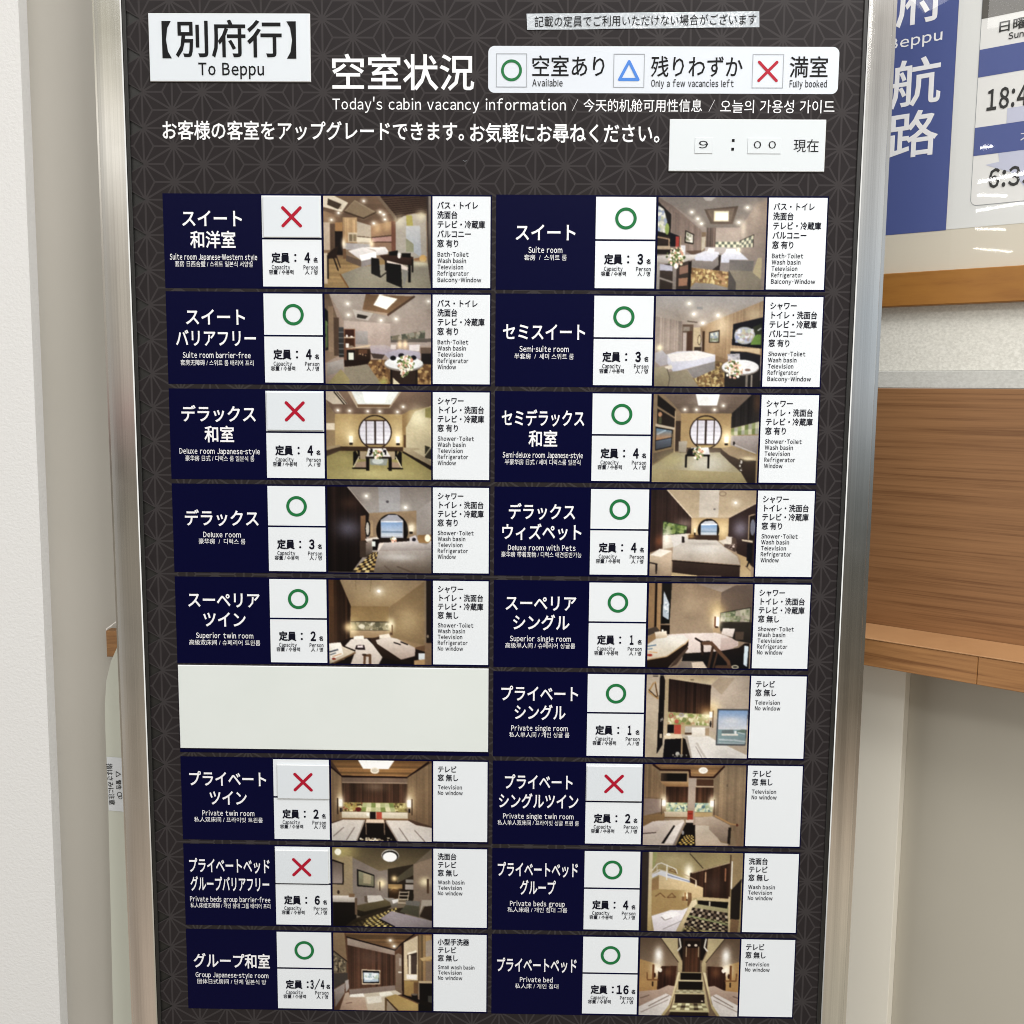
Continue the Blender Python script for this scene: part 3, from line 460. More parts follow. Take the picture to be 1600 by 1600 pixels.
def pic_L8():
    P = Pic(160, 102, 1540, 1190, '7d6f5c', 8)
    P.p([(160,102),(1540,102),(1290,320),(820,420),(440,240),(160,150)], '5a4e38', '7b6c50'); P.g(280,150,220,130,'c7b878',.8); P.p([(160,260),(440,220),(480,900),(160,900)], 'a3916e', '94836e'); P.p([(440,240),(820,420),(930,400),(930,790),(480,900),(440,700)], '85796f', '8b8078'); P.p([(1290,320),(1540,230),(1540,900),(1290,830)], '93806c', '857466'); P.e(240,165,45,45,'fffbe6')
    P.p([(160,265),(320,320),(315,615),(160,610)], '1f1512'); P.p([(165,290),(302,330),(298,600),(165,600)], '75655a', '9b8d85'); P.p([(500,395),(745,475),(745,650),(500,635)], '1d1917'); P.p([(520,420),(735,490),(735,635),(520,615)], '8f8d74', '77735c'); P.p([(590,450),(700,480),(690,600),(590,590)], 'b0a183', a=.7)
    P.p([(930,390),(1285,320),(1285,810),(930,780)], '3c3124', '2a1f18'); P.p([(1060,500),(1285,330),(1285,470),(1060,580)], '5a5240'); P.b(935,600,1130,660,'9a7d52'); P.g(1020,680,60,40,'f2c684',.9); P.g(1020,520,40,40,'f4d8a0',.9); P.p([(940,790),(950,700),(1010,660),(1090,680),(1080,800)], '4a3018',a=.7); P.b(1170,600,1285,670,'a59a92'); P.b(1180,530,1285,580,'8b857d'); P.e(1230,760,60,90,'2b241b')
    for k in range(4): P.l([(1090-k*8,710+k*48),(1225-k*6,705+k*50)], 12, 'c6b6a0')
    P.l([(1095,700),(1070,850)], 12, 'b9a78f'); P.l([(1225,690),(1200,830)], 12, 'b9a78f'); P.g(840,590,60,60,'ffe7b0',.9); P.b(810,565,825,690,'4c3826'); P.g(1450,560,80,60,'ffeec0',.9); P.b(1470,520,1500,720,'5b4230')
    P.b(165,765,470,865,'d5ccc2','a39a90'); P.b(385,740,465,785,'85694c'); P.e(240,720,16,28,'3b2c22'); P.b(165,860,490,1190,'1f1814','14100e'); P.b(465,800,500,1030,'6f5a47')
    P.p([(640,760),(830,755),(880,830),(650,860)], 'c6bfb6'); P.p([(600,770),(640,765),(650,860),(605,850)], '6a5b4d'); P.p([(500,900),(880,820),(985,850),(980,890),(600,985),(500,960)], '6b5f42', '5a4f37'); P.p([(500,960),(600,985),(980,890),(970,920),(650,1080),(500,1040)], '3a301f', '241d14'); P.p([(870,790),(1000,790),(1070,830),(1060,900),(980,920),(960,850)], 'a39c94', '6e665c'); P.p([(985,820),(1070,800),(1070,840),(1000,870)], 'e0dcd6')
    P.p([(330,1190),(480,1080),(820,960),(1150,920),(1200,1190)], '3a2f20'); P.weave([(650,1070),(1050,920),(1080,1190),(380,1190)], 16, 9, '3b3020', ['cbb56c','b59d58','dcc988']); P.p([(330,1190),(450,1090),(640,1090),(560,1190)], '2d2418', a=.75)
    P.p([(1180,820),(1380,830),(1370,900),(1180,880)], '75716a'); P.p([(1180,880),(1365,900),(1360,1050),(1090,980)], '5c5947', '504d3c'); P.p([(1400,810),(1540,810),(1540,900),(1420,900),(1370,1010)], 'a59b8d'); P.p([(1440,900),(1540,890),(1540,1100),(1370,1040)], '3a2c22'); P.p([(820,1080),(980,970),(1540,1100),(1540,1190),(1010,1190)], '9f959a', '8f8586'); P.l([(825,1095),(1020,1190)], 22, '2a2424')
    P.e(965,205,122,85,'b9b4ac'); P.e(965,215,112,78,'231f1c'); P.e(960,225,98,66,'fdfdf8')
    return P
def pic_L9():
    P = Pic(175, 98, 1535, 1165, '6a4a36', 9)
    P.p([(340,98),(1290,98),(1110,240),(1020,325),(370,160)], '7f6140', '6f5236'); P.grain([(340,98),(1290,98),(1020,325),(370,160)], .2, 'h', 50); P.p([(175,98),(330,98),(360,480),(175,340)], '9a8262', '8a7256'); P.p([(175,350),(355,490),(350,650),(175,655)], '6f6350'); P.blob([(180,380),(340,500),(340,640),(180,650)], ['8e8068','4f4538','a09074','5c503f'], 50, 8, 22); P.l([(235,500),(235,630)], 14, '2e241c'); P.l([(180,350),(360,490)], 12, '2a1d17')
    P.p([(370,165),(1025,330),(1025,395),(370,265)], 'a8978a', '9c8a7d'); P.l([(360,155),(1025,325),(1110,240),(1290,105)], 18, '231614'); P.p([(370,265),(1025,395),(1025,810),(380,870)], '55392b', '5c3f2f'); P.grain([(370,265),(1025,395),(1025,810),(380,870)], .3, 'v', 70); P.g(690,430,170,100,'6b5144',.6)
    P.p([(560,595),(820,605),(815,800),(565,808)], 'cdb89c'); P.p([(575,612),(808,618),(803,785),(580,790)], '141216'); P.p([(585,640),(800,642),(797,765),(590,775)], 'c3d0da', 'a4b6c4'); P.blob([(600,650),(790,650),(790,740),(600,740)], ['dfe6ea','9fb4b8','b3c4b2'], 20, 14, 34)
    P.p([(180,660),(370,650),(370,760),(180,870)], '4a423d'); P.p([(180,880),(330,790),(320,930),(190,1130)], '9a8f89', '8a7d74'); P.p([(330,760),(380,740),(385,860),(340,920)], 'a49a94')
    P.p([(385,880),(1025,810),(1030,880),(600,940),(390,960)], '8a7a70'); P.p([(390,960),(1030,880),(1120,930),(890,990),(890,1165),(270,1165)], 'c9bda8', 'bfae98'); P.p([(400,950),(580,930),(600,975),(390,990)], 'ece6da'); P.p([(800,920),(960,895),(1000,940),(820,975)], 'eae3d2'); P.p([(620,980),(830,960),(840,1050),(640,1075)], 'ddd5c5'); P.p([(390,985),(600,985),(640,1165),(250,1165),(330,930),(380,915)], 'bda692', 'b09480'); P.l([(340,1075),(420,1060)], 10, '7a5d50')
    P.p([(890,980),(1030,935),(1480,1120),(1480,1160),(1050,1160)], 'a98d57', 'b39862'); P.l([(890,990),(1060,1160)], 16, '4a3624'); P.b(880,990,905,1165,'6f5638'); P.p([(910,1020),(1040,1165),(905,1165)], '9d8d78')
    P.p([(1030,390),(1070,365),(1125,390),(1125,930),(1030,880)], '8d7a69', '7b6654'); P.b(1070,620,1115,640,'d8cfc0'); P.b(1080,430,1110,540,'a79a8d'); P.l([(1130,240),(1135,950)], 26, '38241c')
    P.p([(1150,220),(1340,120),(1340,740),(1150,740)], 'd8c4a4', 'cdb892'); P.p([(1195,390),(1330,350),(1325,650),(1205,650)], '4b3b33'); P.b(1210,390,1245,650,'e2d2b8'); P.b(1250,400,1322,640,'54443c'); P.p([(1200,360),(1320,320),(1320,350),(1200,385)], 'f6ead0'); P.p([(1180,660),(1330,660),(1325,730),(1190,720)], 'ece4d8'); P.p([(1150,745),(1345,750),(1345,960),(1150,950)], 'a68a55', '94784a'); P.b(1285,760,1345,950,'77583a')
    P.b(1345,110,1535,760,'a1855c','8f7350'); P.grain([(1345,110),(1535,110),(1535,760),(1345,760)], .4, 'v', 30); P.p([(1450,200),(1535,170),(1535,400),(1450,420)], 'b0a090'); P.p([(1370,430),(1535,395),(1535,440),(1400,470)], 'c6a878'); P.b(1450,470,1535,740,'8f7a66'); P.b(1350,745,1535,775,'c4ad8a'); P.b(1345,775,1535,1165,'181413'); P.b(1345,770,1362,1060,'8f7d6a'); P.p([(1250,925),(1340,930),(1335,1010),(1255,1000)], '1d1715'); P.e(1295,935,45,14,'6a5d52'); P.b(1480,950,1535,1060,'4e4c44'); P.p([(1100,940),(1350,1050),(1480,1110),(1535,1165),(1535,1050),(1345,1000),(1150,940)], '1e1713'); P.lamps([(962,192),(1015,272)], 22)
    return P
def pic_R1():
    P = Pic(20, 65, 1540, 1333, '93877f', 11)
    P.p([(20,65),(1540,65),(1400,130),(1180,470),(700,480),(200,160)], '8b837d', '80776f'); P.p([(665,230),(1140,180),(1070,430),(760,430)], '625349', '6e5f53'); P.p([(700,240),(1090,210),(1040,400),(790,400)], '7a6b5e'); P.b(805,250,1010,390,'d9cfae'); P.b(825,275,995,375,'fafcf6'); P.p([(640,65),(820,65),(760,110),(680,110)], 'b0aaa4')
    P.p([(20,65),(220,180),(640,520),(640,810),(340,830),(20,830)], '7b6c64', '8f7e74'); P.grain([(20,100),(640,520),(640,810),(20,830)], .12, 'v', 50); P.b(705,480,835,745,'6d5f57','665850'); P.grain([(705,480),(835,480),(835,745),(705,745)], .35, 'v', 90); P.b(835,480,1175,670,'a6968b','a99b90'); P.p([(1175,470),(1420,150),(1540,90),(1540,900),(1180,800)], '9a8a7c', '988b82'); P.g(1220,500,40,120,'d6c6b2',.7); P.g(1380,260,70,140,'b5a596',.7)
    P.quad([(835,670),(1170,670),(1170,750),(835,750)], 8, 2, lambda i, j: 'd8d3b4' if (i+j) % 2 else '6f7468'); P.quad([(1170,665),(1370,575),(1365,740),(1170,750)], 6, 3, lambda i, j: 'cfc9ac' if (i+j) % 2 else '70746a'); P.l([(1175,660),(1370,572),(1365,742)], 8, '3b3630')
    P.p([(20,130),(205,300),(195,740),(20,740)], '24211f'); P.p([(20,180),(100,230),(150,400),(130,560),(20,530)], 'a3a39c'); P.blob([(20,180),(100,230),(150,400),(130,560),(20,530)], ['c0bfb0','8d97b0','b0b48f','d0cfc6'], 30, 14, 34); P.e(150,500,30,80,'8fa05a'); P.b(20,600,190,720,'3b2f2a'); P.l([(20,610),(185,640),(180,740)], 16, 'b79a7c'); P.p([(200,550),(330,600),(330,740),(200,740)], '191a22'); P.b(275,600,325,740,'a8443c'); P.b(20,730,200,780,'b49f86'); P.b(20,785,330,850,'2d2622'); P.b(335,590,350,760,'a68e74')
    P.p([(405,515),(530,570),(525,710),(400,690)], '2a221e'); P.p([(420,535),(520,580),(515,690),(415,672)], 'c9c2b4'); P.blob([(420,540),(515,580),(515,690),(420,670)], ['9a9a86','e0dbcd','7f806c'], 18, 10, 26); P.p([(640,540),(700,540),(700,780),(630,820)], '86725c'); P.p([(640,610),(695,600),(690,760),(640,800)], 'b9ae9a')
    P.p([(415,800),(640,790),(640,850),(500,850)], '6a5548'); P.p([(690,745),(1180,750),(1180,840),(690,830)], 'b1a7a3'); P.p([(520,860),(700,800),(880,810),(900,860),(800,940),(560,930)], 'd3d2da', 'bcbdcc'); P.p([(740,760),(830,765),(820,810),(720,810)], 'e6e4e4'); P.p([(510,930),(800,945),(880,870),(890,1000),(790,1060),(510,1020)], '8d857f', '7a726d'); P.p([(920,860),(990,800),(1170,800),(1310,920),(1050,920),(1030,960),(920,960)], 'd3d3dc', 'bdbfce'); P.p([(990,770),(1120,770),(1130,820),(980,815)], 'e8e6e6'); P.p([(910,960),(1035,960),(1035,1080),(905,1070)], '8a827e'); P.p([(880,850),(920,860),(905,1070),(800,1060),(890,990)], '3d342f'); P.g(1165,780,30,40,'fff3d2',.9)
    P.p([(510,1030),(800,1060),(1040,1090),(1040,1333),(490,1333)], '8f7450', 'a58a5c'); P.blob([(510,1030),(800,1060),(1040,1090),(1040,1270),(490,1240)], ['c9b27a','9a7b52','d8c48c','7d5f42','b58f6a'], 170, 10, 30, .9); P.p([(480,1333),(560,1240),(800,1250),(1040,1310),(1040,1333)], '8f8983')
    P.p([(1040,920),(1390,935),(1370,1080),(1040,1060)], '77726f', '7d7772'); P.p([(1035,1060),(1370,1080),(1500,1190),(1500,1333),(1035,1333)], '8f8778', '8a8172'); P.p([(1035,1060),(1140,1230),(1140,1333),(1030,1333)], '5f5955'); P.p([(1440,890),(1500,890),(1490,1190),(1370,1090)], 'b0a384')
    P.p([(50,1000),(480,930),(500,1333),(20,1333)], '4e423b', '3e332c'); P.p([(340,1020),(470,990),(460,1100),(340,1130)], 'a07c6a', a=.8); P.p([(330,1180),(460,1170),(450,1280),(330,1290)], 'b08468', a=.8); P.b(20,960,60,1333,'98908a'); P.b(245,1000,295,1333,'857c75'); P.l([(40,1170),(260,1240)], 26, '8f867f'); P.p([(60,980),(240,1010),(240,1080),(60,1070)], 'a9a8b6'); P.p([(460,960),(510,930),(500,1333),(470,1333)], '2a221f'); P.p([(20,870),(300,850),(570,855),(540,910),(300,990),(20,960)], 'cfc9c4', '9c948d'); P.b(350,720,415,850,'c9c6ca'); P.flowers(285,880,130,130,120); P.e(290,1010,30,40,'e9e4d8'); P.lamps([(490,268),(1268,202),(630,425),(1155,405),(575,360)], 22)
    return P
def pic_R2():
    P = Pic(22, 88, 1515, 1318, 'a09186', 12)
    P.p([(22,88),(1515,88),(1515,150),(640,500),(400,440),(22,360)], 'a5a19e', '9f9184'); P.p([(22,360),(400,430),(400,830),(22,830)], '94877e', 'a29388'); P.grain([(60,360),(390,430),(390,830),(60,830)], .16, 'v', 50); P.p([(640,500),(1515,140),(1515,900),(1090,1000),(710,840)], 'a18a70', '9b8163'); P.grain([(640,500),(1515,140),(1515,900),(1090,1000),(710,840)], .1, 'v', 40); P.g(950,480,110,150,'d8c2a0',.7); P.g(1400,330,120,80,'d0bd9c',.6)
    P.b(400,470,550,830,'6a584b'); P.b(410,580,460,830,'b0a39b'); P.b(470,560,540,830,'5a4031'); P.b(410,500,500,560,'8d8378'); P.b(550,510,650,830,'bca989'); P.e(640,680,26,70,'5a4a3a'); P.e(640,680,18,60,'c2b28e'); P.b(570,775,670,830,'4a3c32'); P.b(680,560,712,840,'4b3626')
    P.p([(775,570),(920,540),(920,715),(775,715)], '3c322b'); P.p([(785,585),(905,560),(905,700),(785,705)], 'a6a795'); P.blob([(790,590),(900,570),(900,695),(790,700)], ['c7c8b8','7d836c','8d96a0'], 20, 12, 28)
    P.p([(1105,460),(1515,365),(1510,790),(1095,745)], '23232b', '1d1d24'); P.e(1270,615,148,122,'7c7c74'); P.e(1270,615,138,112,'a5a8b4'); P.blob([(1140,520),(1400,520),(1400,710),(1140,710)], ['c2c4cf','8c93b8','a9b39a','cfcfd6','b0a58c','9a8a80'], 46, 14, 36, .8); P.p([(1410,620),(1500,560),(1500,740),(1350,740)], '6f8f45'); P.p([(1380,500),(1500,450),(1500,600),(1420,600)], '3a4030'); P.l([(1450,545),(1495,515)], 12, 'd9d9d9')
    P.p([(1075,790),(1490,790),(1490,870),(1310,830),(1075,820)], 'cdb592'); P.p([(1080,830),(1310,840),(1500,880),(1510,1318),(1060,1318)], '2b2a31', '24242a'); P.p([(700,830),(1090,960),(1000,1000),(880,960)], '8f7558')
    P.p([(870,960),(1100,1000),(1100,1318),(590,1318),(560,1200)], '7d6848', '8d7650'); P.blob([(870,980),(1100,1000),(1100,1318),(640,1318),(590,1210)], ['b59c68','8a6c48','cbb782','6a5038','9c8458'], 150, 10, 30, .9)
    P.p([(190,880),(330,840),(620,825),(870,880),(870,970),(290,1120),(200,1000)], 'd0cdd4', 'b8bacb'); P.p([(200,880),(620,825),(870,885),(560,960),(260,980)], 'dcd7d4'); P.p([(480,1080),(870,970),(870,1080),(580,1210)], '8c8886', '827d7b'); P.p([(30,860),(120,820),(200,900),(200,1020),(100,1040),(30,980)], 'b5b1b6', 'a5a0a4'); P.p([(160,1050),(260,1020),(280,1070),(200,1090)], 'd8cdbb'); P.p([(22,1060),(150,1040),(230,1140),(230,1318),(22,1318)], 'a39a83', '94896f'); P.p([(220,1120),(480,1090),(650,1318),(230,1318)], '8f8672', '958b77'); P.l([(200,1080),(240,1200),(220,1318)], 12, '6d6252')
    P.g(88,790,40,40,'fff0c4',.95); P.p([(1040,870),(1210,860),(1220,960),(1050,970)], 'b0adb3'); P.blob([(1050,870),(1205,870),(1205,950),(1050,950)], ['8d8d96','c9c4c4','a09a98'], 14, 10, 24); P.p([(1010,1060),(1490,1060),(1490,1318),(1010,1318)], '35302f'); P.b(1305,1150,1335,1318,'8a8178'); P.b(1375,1150,1400,1318,'9c9288'); P.e(1225,1060,262,105,'8b8179'); P.e(1225,1045,258,100,'e0e0e2'); P.flowers(1140,1080,120,130,120); P.e(1330,1085,40,18,'8a6f62'); P.lamps([(485,185),(552,325),(888,342),(680,450)], 24); P.b(595,230,675,265,'8b8a88'); P.l([(470,425),(600,440)], 14, '5d5248')
    return P
def pic_R3():
    P = Pic(55, 72, 1535, 1260, '9b8663', 13)
    P.p([(180,72),(1450,72),(1150,325),(440,325)], '7d6d60', '6e5d50'); P.grain([(180,72),(1450,72),(1150,325),(440,325)], .08, 'h', 40); P.p([(640,72),(975,72),(940,220),(680,220)], 'f8fafa'); P.g(805,150,220,110,'cfcac4',.35); P.b(440,325,1150,800,'a48a63','ad946c'); P.g(1090,640,110,130,'d6bc88',.6)
    P.p([(55,72),(190,72),(445,320),(445,860),(340,860),(55,1050)], '8f7b62', '8b7659'); P.p([(110,80),(360,270),(360,380),(110,230)], '28221f'); P.p([(110,265),(355,400),(355,520),(110,470)], '332a24'); P.p([(90,470),(360,520),(355,550),(90,505)], 'b8aa96'); P.p([(90,510),(335,550),(320,780),(90,835)], '1f1d20'); P.p([(100,530),(320,560),(318,650),(100,700)], '5e7d96', 'c08a5c'); P.p([(100,700),(318,655),(315,770),(100,820)], '6c7683', '4c4f57'); P.l([(90,700),(320,655)], 8, '1e1a1c'); P.l([(120,610),(230,560)], 20, 'a9bcc8', .7); P.e(150,345,28,32,'b98e6c'); P.b(130,380,172,470,'5a5a40'); P.b(370,430,445,840,'4a3a30'); P.b(355,300,372,860,'b79e7e'); P.p([(70,870),(350,800),(350,850),(70,1010)], '6f604f')
    P.p([(1150,325),(1420,72),(1535,72),(1535,430),(1145,525)], '2f2a29', '34302f'); P.grain([(1150,325),(1420,72),(1535,72),(1535,430),(1145,525)], .25, 'v', 60); P.g(1500,180,50,140,'6b4c38',.7); P.quad([(1145,530),(1535,430),(1535,600),(1145,620)], 8, 2, lambda i, j: ['77804f','b7b399','8c9468','9a9888'][(i*3+j*2) % 4]); P.p([(1145,625),(1535,615),(1520,870),(1145,750)], 'a79d99', '8f8580'); P.l([(1190,740),(1500,860)], 10, 'c8bfb8')
    shoji(P, 795, 580, 228, 415, 745, '33261f'); P.b(440,790,1030,860,'5a4a3c')
    P.p([(55,1040),(350,860),(1030,850),(1330,1130),(1400,1260),(55,1260)], '9a8f72', 'aca07e'); P.g(820,1010,330,150,'c6c3b8',.8); P.g(330,960,170,100,'b7ad7c',.6); P.p([(55,1080),(700,1100),(1310,1120),(1390,1260),(55,1260)], 'aa9d78', 'a69872')
    P.p([(1015,790),(1150,770),(1510,890),(1510,960),(1290,935),(1140,900)], '96836a', 'a8957a'); P.p([(1015,800),(1140,890),(1280,945),(1300,1110),(1140,980),(1010,860)], '5c4d42', '4a3d34'); P.p([(1280,930),(1510,960),(1510,975),(1330,985),(1310,1110),(1280,1100)], '3b3029'); P.p([(1330,985),(1510,975),(1510,1260),(1400,1260),(1310,1120)], '4d3e33', '3a2e27'); P.g(1400,935,90,30,'f5e4b8',.8); P.blob([(1280,950),(1320,960),(1320,1100),(1280,1090)], ['d8d2c6','5c5148'], 10, 10, 22); P.e(1195,725,14,26,'1f1a19')
    P.p([(420,705),(540,700),(530,855),(420,850)], 'aaa192', '9a9080'); P.p([(600,790),(840,785),(865,890),(530,890)], 'd9d9db', 'bdbabb'); P.p([(560,810),(640,790),(620,890),(530,890)], '2a2624'); P.b(525,880,865,905,'1f1a18'); P.b(515,890,545,1060,'181514'); P.b(830,890,860,1070,'181514'); P.flowers(710,850,80,65,60); P.flowers(690,930,50,20,16)
    P.g(1090,650,60,80,'ffe9bc',.9); P.b(1062,635,1118,720,'fff3d6'); P.b(1066,725,1112,755,'241a16'); P.lamps([(495,278),(657,278),(910,278),(1030,222)], 20)
    return P
def pic_R4():
    P = Pic(65, 102, 1535, 1275, 'a58f78', 14)
    P.p([(285,102),(1535,102),(1535,270),(1160,470),(630,480)], 'b39f84', 'bca88c'); P.p([(740,102),(1020,102),(1010,470),(740,470)], 'cfcbc8', a=.55); P.b(630,480,1165,780,'b3976f','a98c66'); P.g(1090,640,90,110,'e9cf9a',.7); P.g(690,620,60,90,'ffe6b0',.6)
    P.p([(65,102),(285,102),(635,470),(635,690),(230,900),(65,960)], '3c2d29', '4a332b'); P.grain([(65,102),(285,102),(635,470),(635,690),(65,960)], .25, 'v', 60); P.g(540,560,120,70,'9c8a80',.6); P.g(190,800,60,80,'a3623c',.6); P.p([(1165,470),(1535,280),(1535,1150),(1300,960),(1160,720)], '40302d', '3a2925'); P.g(1330,620,110,120,'8d8796',.8); P.l([(285,102),(640,475)], 14, 'dac7ac'); P.l([(1165,470),(1535,275)], 12, 'cdb89c')
    P.e(880,640,152,152,'1d1716'); P.p([(775,560),(830,520),(940,515),(1000,560),(1000,715),(775,715)], 'b2b4bd'); P.p([(778,575),(998,570),(998,710),(778,710)], '6f8fb8', 'c0c3c8'); P.b(778,655,998,672,'7f90a6'); P.l([(778,570),(998,565)], 14, 'e4e8ee')
    P.p([(240,525),(580,590),(570,690),(235,720)], '3a4a30'); P.blob([(245,535),(575,595),(565,685),(240,712)], ['75884a','5c7040','8fa060','455a34','9aa878'], 90, 12, 40); P.p([(240,720),(620,690),(620,780),(390,880),(240,910)], 'd9cfc2', 'c8bba9'); P.g(290,760,50,110,'fff6e4',.8)
    P.b(600,710,1030,785,'4a342a'); P.g(640,730,50,30,'c9a060',.8); P.e(690,690,12,30,'2a1e18'); P.b(680,625,700,680,'ffeccb'); P.p([(1030,790),(1200,740),(1280,860),(1120,850)], 'd0c4b4'); P.p([(1130,725),(1230,735),(1210,820),(1130,800)], 'c9beb2'); P.p([(1215,740),(1270,750),(1290,830),(1210,830)], '5c4b42'); P.p([(1110,830),(1290,840),(1270,940),(1110,870)], '5a463e'); P.blob([(1120,830),(1270,850),(1260,920),(1130,860)], ['cdb9b0','4a3830'], 12, 12, 24)
    P.p([(350,740),(560,700),(600,770),(1000,780),(1110,870),(1300,1000),(1340,1110),(380,1050),(390,880)], 'cfc8bf', 'b3a596'); P.p([(350,730),(520,700),(560,800),(400,880)], 'd6cfc8'); P.p([(510,730),(545,740),(550,815),(510,820)], '2d2522'); P.g(820,900,260,60,'dedad4',.6); P.g(850,830,200,14,'a39a94',.6)
    P.p([(385,1060),(1340,1120),(1340,1275),(740,1270),(385,1225)], '4a3830', '3c2c26'); P.l([(385,1065),(1340,1130)], 16, '2c1f1c'); P.p([(380,1225),(740,1265),(740,1275),(380,1275)], 'cbb289'); P.p([(1300,960),(1430,1010),(1500,1140),(1500,1275),(1350,1275),(1350,1060)], 'b89b72', 'c8ae86')
    P.p([(1440,440),(1525,420),(1520,770),(1440,770)], '2a201c'); P.p([(1440,440),(1525,415),(1525,430),(1455,450),(1455,770),(1440,770)], 'b9a184'); P.e(1500,600,35,110,'7c7d8c'); P.p([(1350,765),(1510,780),(1510,810),(1360,785)], 'd4c3a8'); P.p([(1430,820),(1510,820),(1510,1100),(1430,1050)], '1c1820'); P.l([(1500,960),(1440,1140)], 20, '181416'); P.l([(1420,1130),(1490,1190)], 14, '8d7760')
    P.p([(65,990),(200,905),(375,930),(220,1015)], 'eae0d0'); P.p([(65,990),(220,1015),(215,1275),(65,1275)], 'c9b49a', 'a8937c'); P.p([(220,1015),(375,930),(370,1260),(215,1275)], 'cdb69c', 'b59e86'); P.l([(65,1095),(170,1115)], 16, '2a2220'); P.p([(145,1110),(175,1115),(170,1250),(150,1250)], '332826'); P.ring(1065,150,52,34,12,'8d7a66'); P.lamps([(1250,270)], 26); P.e(955,358,16,12,'75706c')
    return P
def pic_R5():
    P = Pic(65, 95, 1520, 1245, '96836f', 15)
    P.p([(385,95),(740,105),(1080,210),(1060,760),(370,790)], '96816a', '9c8872'); P.g(620,400,200,180,'ab967c',.6); P.p([(740,100),(1270,110),(1085,205)], '9c8d7e', 'a5968a'); P.p([(1080,210),(1270,115),(1520,100),(1520,700),(1060,760)], '75645a', '7d6a58'); P.g(1040,500,110,150,'e0c084',.75); P.g(1270,250,100,60,'85725e',.4)
    P.p([(1075,485),(1505,405),(1500,610),(1070,615)], '3b362e'); P.quad([(1085,492),(1495,418),(1490,605),(1080,608)], 6, 2, lambda i, j: ['a5a58c','6d785a','c2bba4','8a9068','aaa090'][(i*3+j*2) % 5]); P.blob([(1085,500),(1490,430),(1490,600),(1085,605)], ['bdb89f','77805f','9f9a88'], 40, 10, 26, .6); P.p([(1070,620),(1520,610),(1520,900),(1300,860),(1070,720)], '3d372f', '2d2824')
    P.b(65,95,155,700,'a68761','9a7b57'); P.b(150,95,182,690,'2a1c16'); P.b(182,95,245,740,'b08f68','a5835c'); P.p([(245,95),(385,95),(365,640),(240,640)], '26221f', '171717'); P.p([(275,195),(355,370),(350,590),(265,540)], 'c7d0da', 'b0bcc8'); P.blob([(285,300),(350,390),(345,520),(275,480)], ['dbe0e4','97a6b4'], 12, 10, 24); P.p([(240,640),(370,645),(370,790),(240,780)], '221814'); P.b(235,645,370,662,'8f7a64'); P.p([(65,720),(180,680),(230,740),(65,810)], '54463c'); P.p([(65,830),(180,760),(190,840),(65,920)], '9c7e58')
    P.g(1030,600,60,110,'fff0cf',.95); P.b(1010,545,1060,670,'fff8e8'); P.b(995,540,1015,680,'7d4a2c'); P.e(1030,690,25,22,'3b1f18'); P.b(980,690,1080,760,'b49876')
    P.p([(340,790),(640,770),(1020,760),(1150,790),(1340,880),(1340,930),(1190,1000),(1060,1020),(600,1040),(560,900)], 'd9cac2', 'c9b8b0'); P.p([(1120,695),(1290,700),(1260,820),(1100,770)], 'e2d5cd', 'cfbfb6'); P.p([(1100,830),(1240,820),(1350,900),(1250,990),(1090,1000)], 'c9b4ac', 'b09a92'); P.p([(1290,740),(1420,740),(1410,850),(1300,850)], '5c4c40'); P.p([(570,1050),(1080,1010),(1350,960),(1430,900),(1500,900),(1500,1245),(540,1245)], '2a1f1b', '17181c')
    P.p([(380,1245),(620,930),(640,980),(480,1200)], '5a463a'); P.p([(65,1130),(340,1090),(600,920),(640,860),(640,940),(360,1245),(65,1245)], '34251e', '2a1c17'); P.p([(65,930),(180,850),(340,805),(570,795),(640,860),(340,1085),(65,1140)], 'd6d3cc', 'd9c9ae'); P.l([(65,1140),(340,1090),(600,910),(640,862)], 14, 'c9a678'); P.p([(160,760),(330,740),(335,830),(180,850)], 'e9ddca', 'c4ab8e'); P.e(270,735,14,14,'f6f0e6'); P.l([(75,955),(180,935)], 16, '5d7a94'); P.l([(70,995),(130,985)], 14, '6a86a0'); P.e(100,1075,34,18,'b23a28'); P.l([(90,1030),(200,1040)], 10, 'd69a5c')
    P.p([(480,1245),(560,1150),(850,1150),(920,1245)], '85786e'); P.p([(690,1170),(850,1155),(910,1245),(710,1245)], 'd0bda9'); P.l([(740,840),(830,890),(930,880)], 26, '2d211c'); P.l([(830,890),(840,1050)], 40, '35261f'); P.l([(850,905),(960,900),(1080,1020),(1210,1150),(1230,1230)], 50, '6a4c38'); P.l([(985,960),(930,1240)], 36, '4f382a'); P.l([(1050,1030),(1000,1240)], 22, '5a4030'); P.l([(1050,1230),(1240,1225)], 50, '5c4232'); P.ring(1310,1225,50,26,14,'cfc5a8'); P.p([(1430,930),(1490,940),(1475,1220),(1425,1190)], 'cfe0ea')
    return P
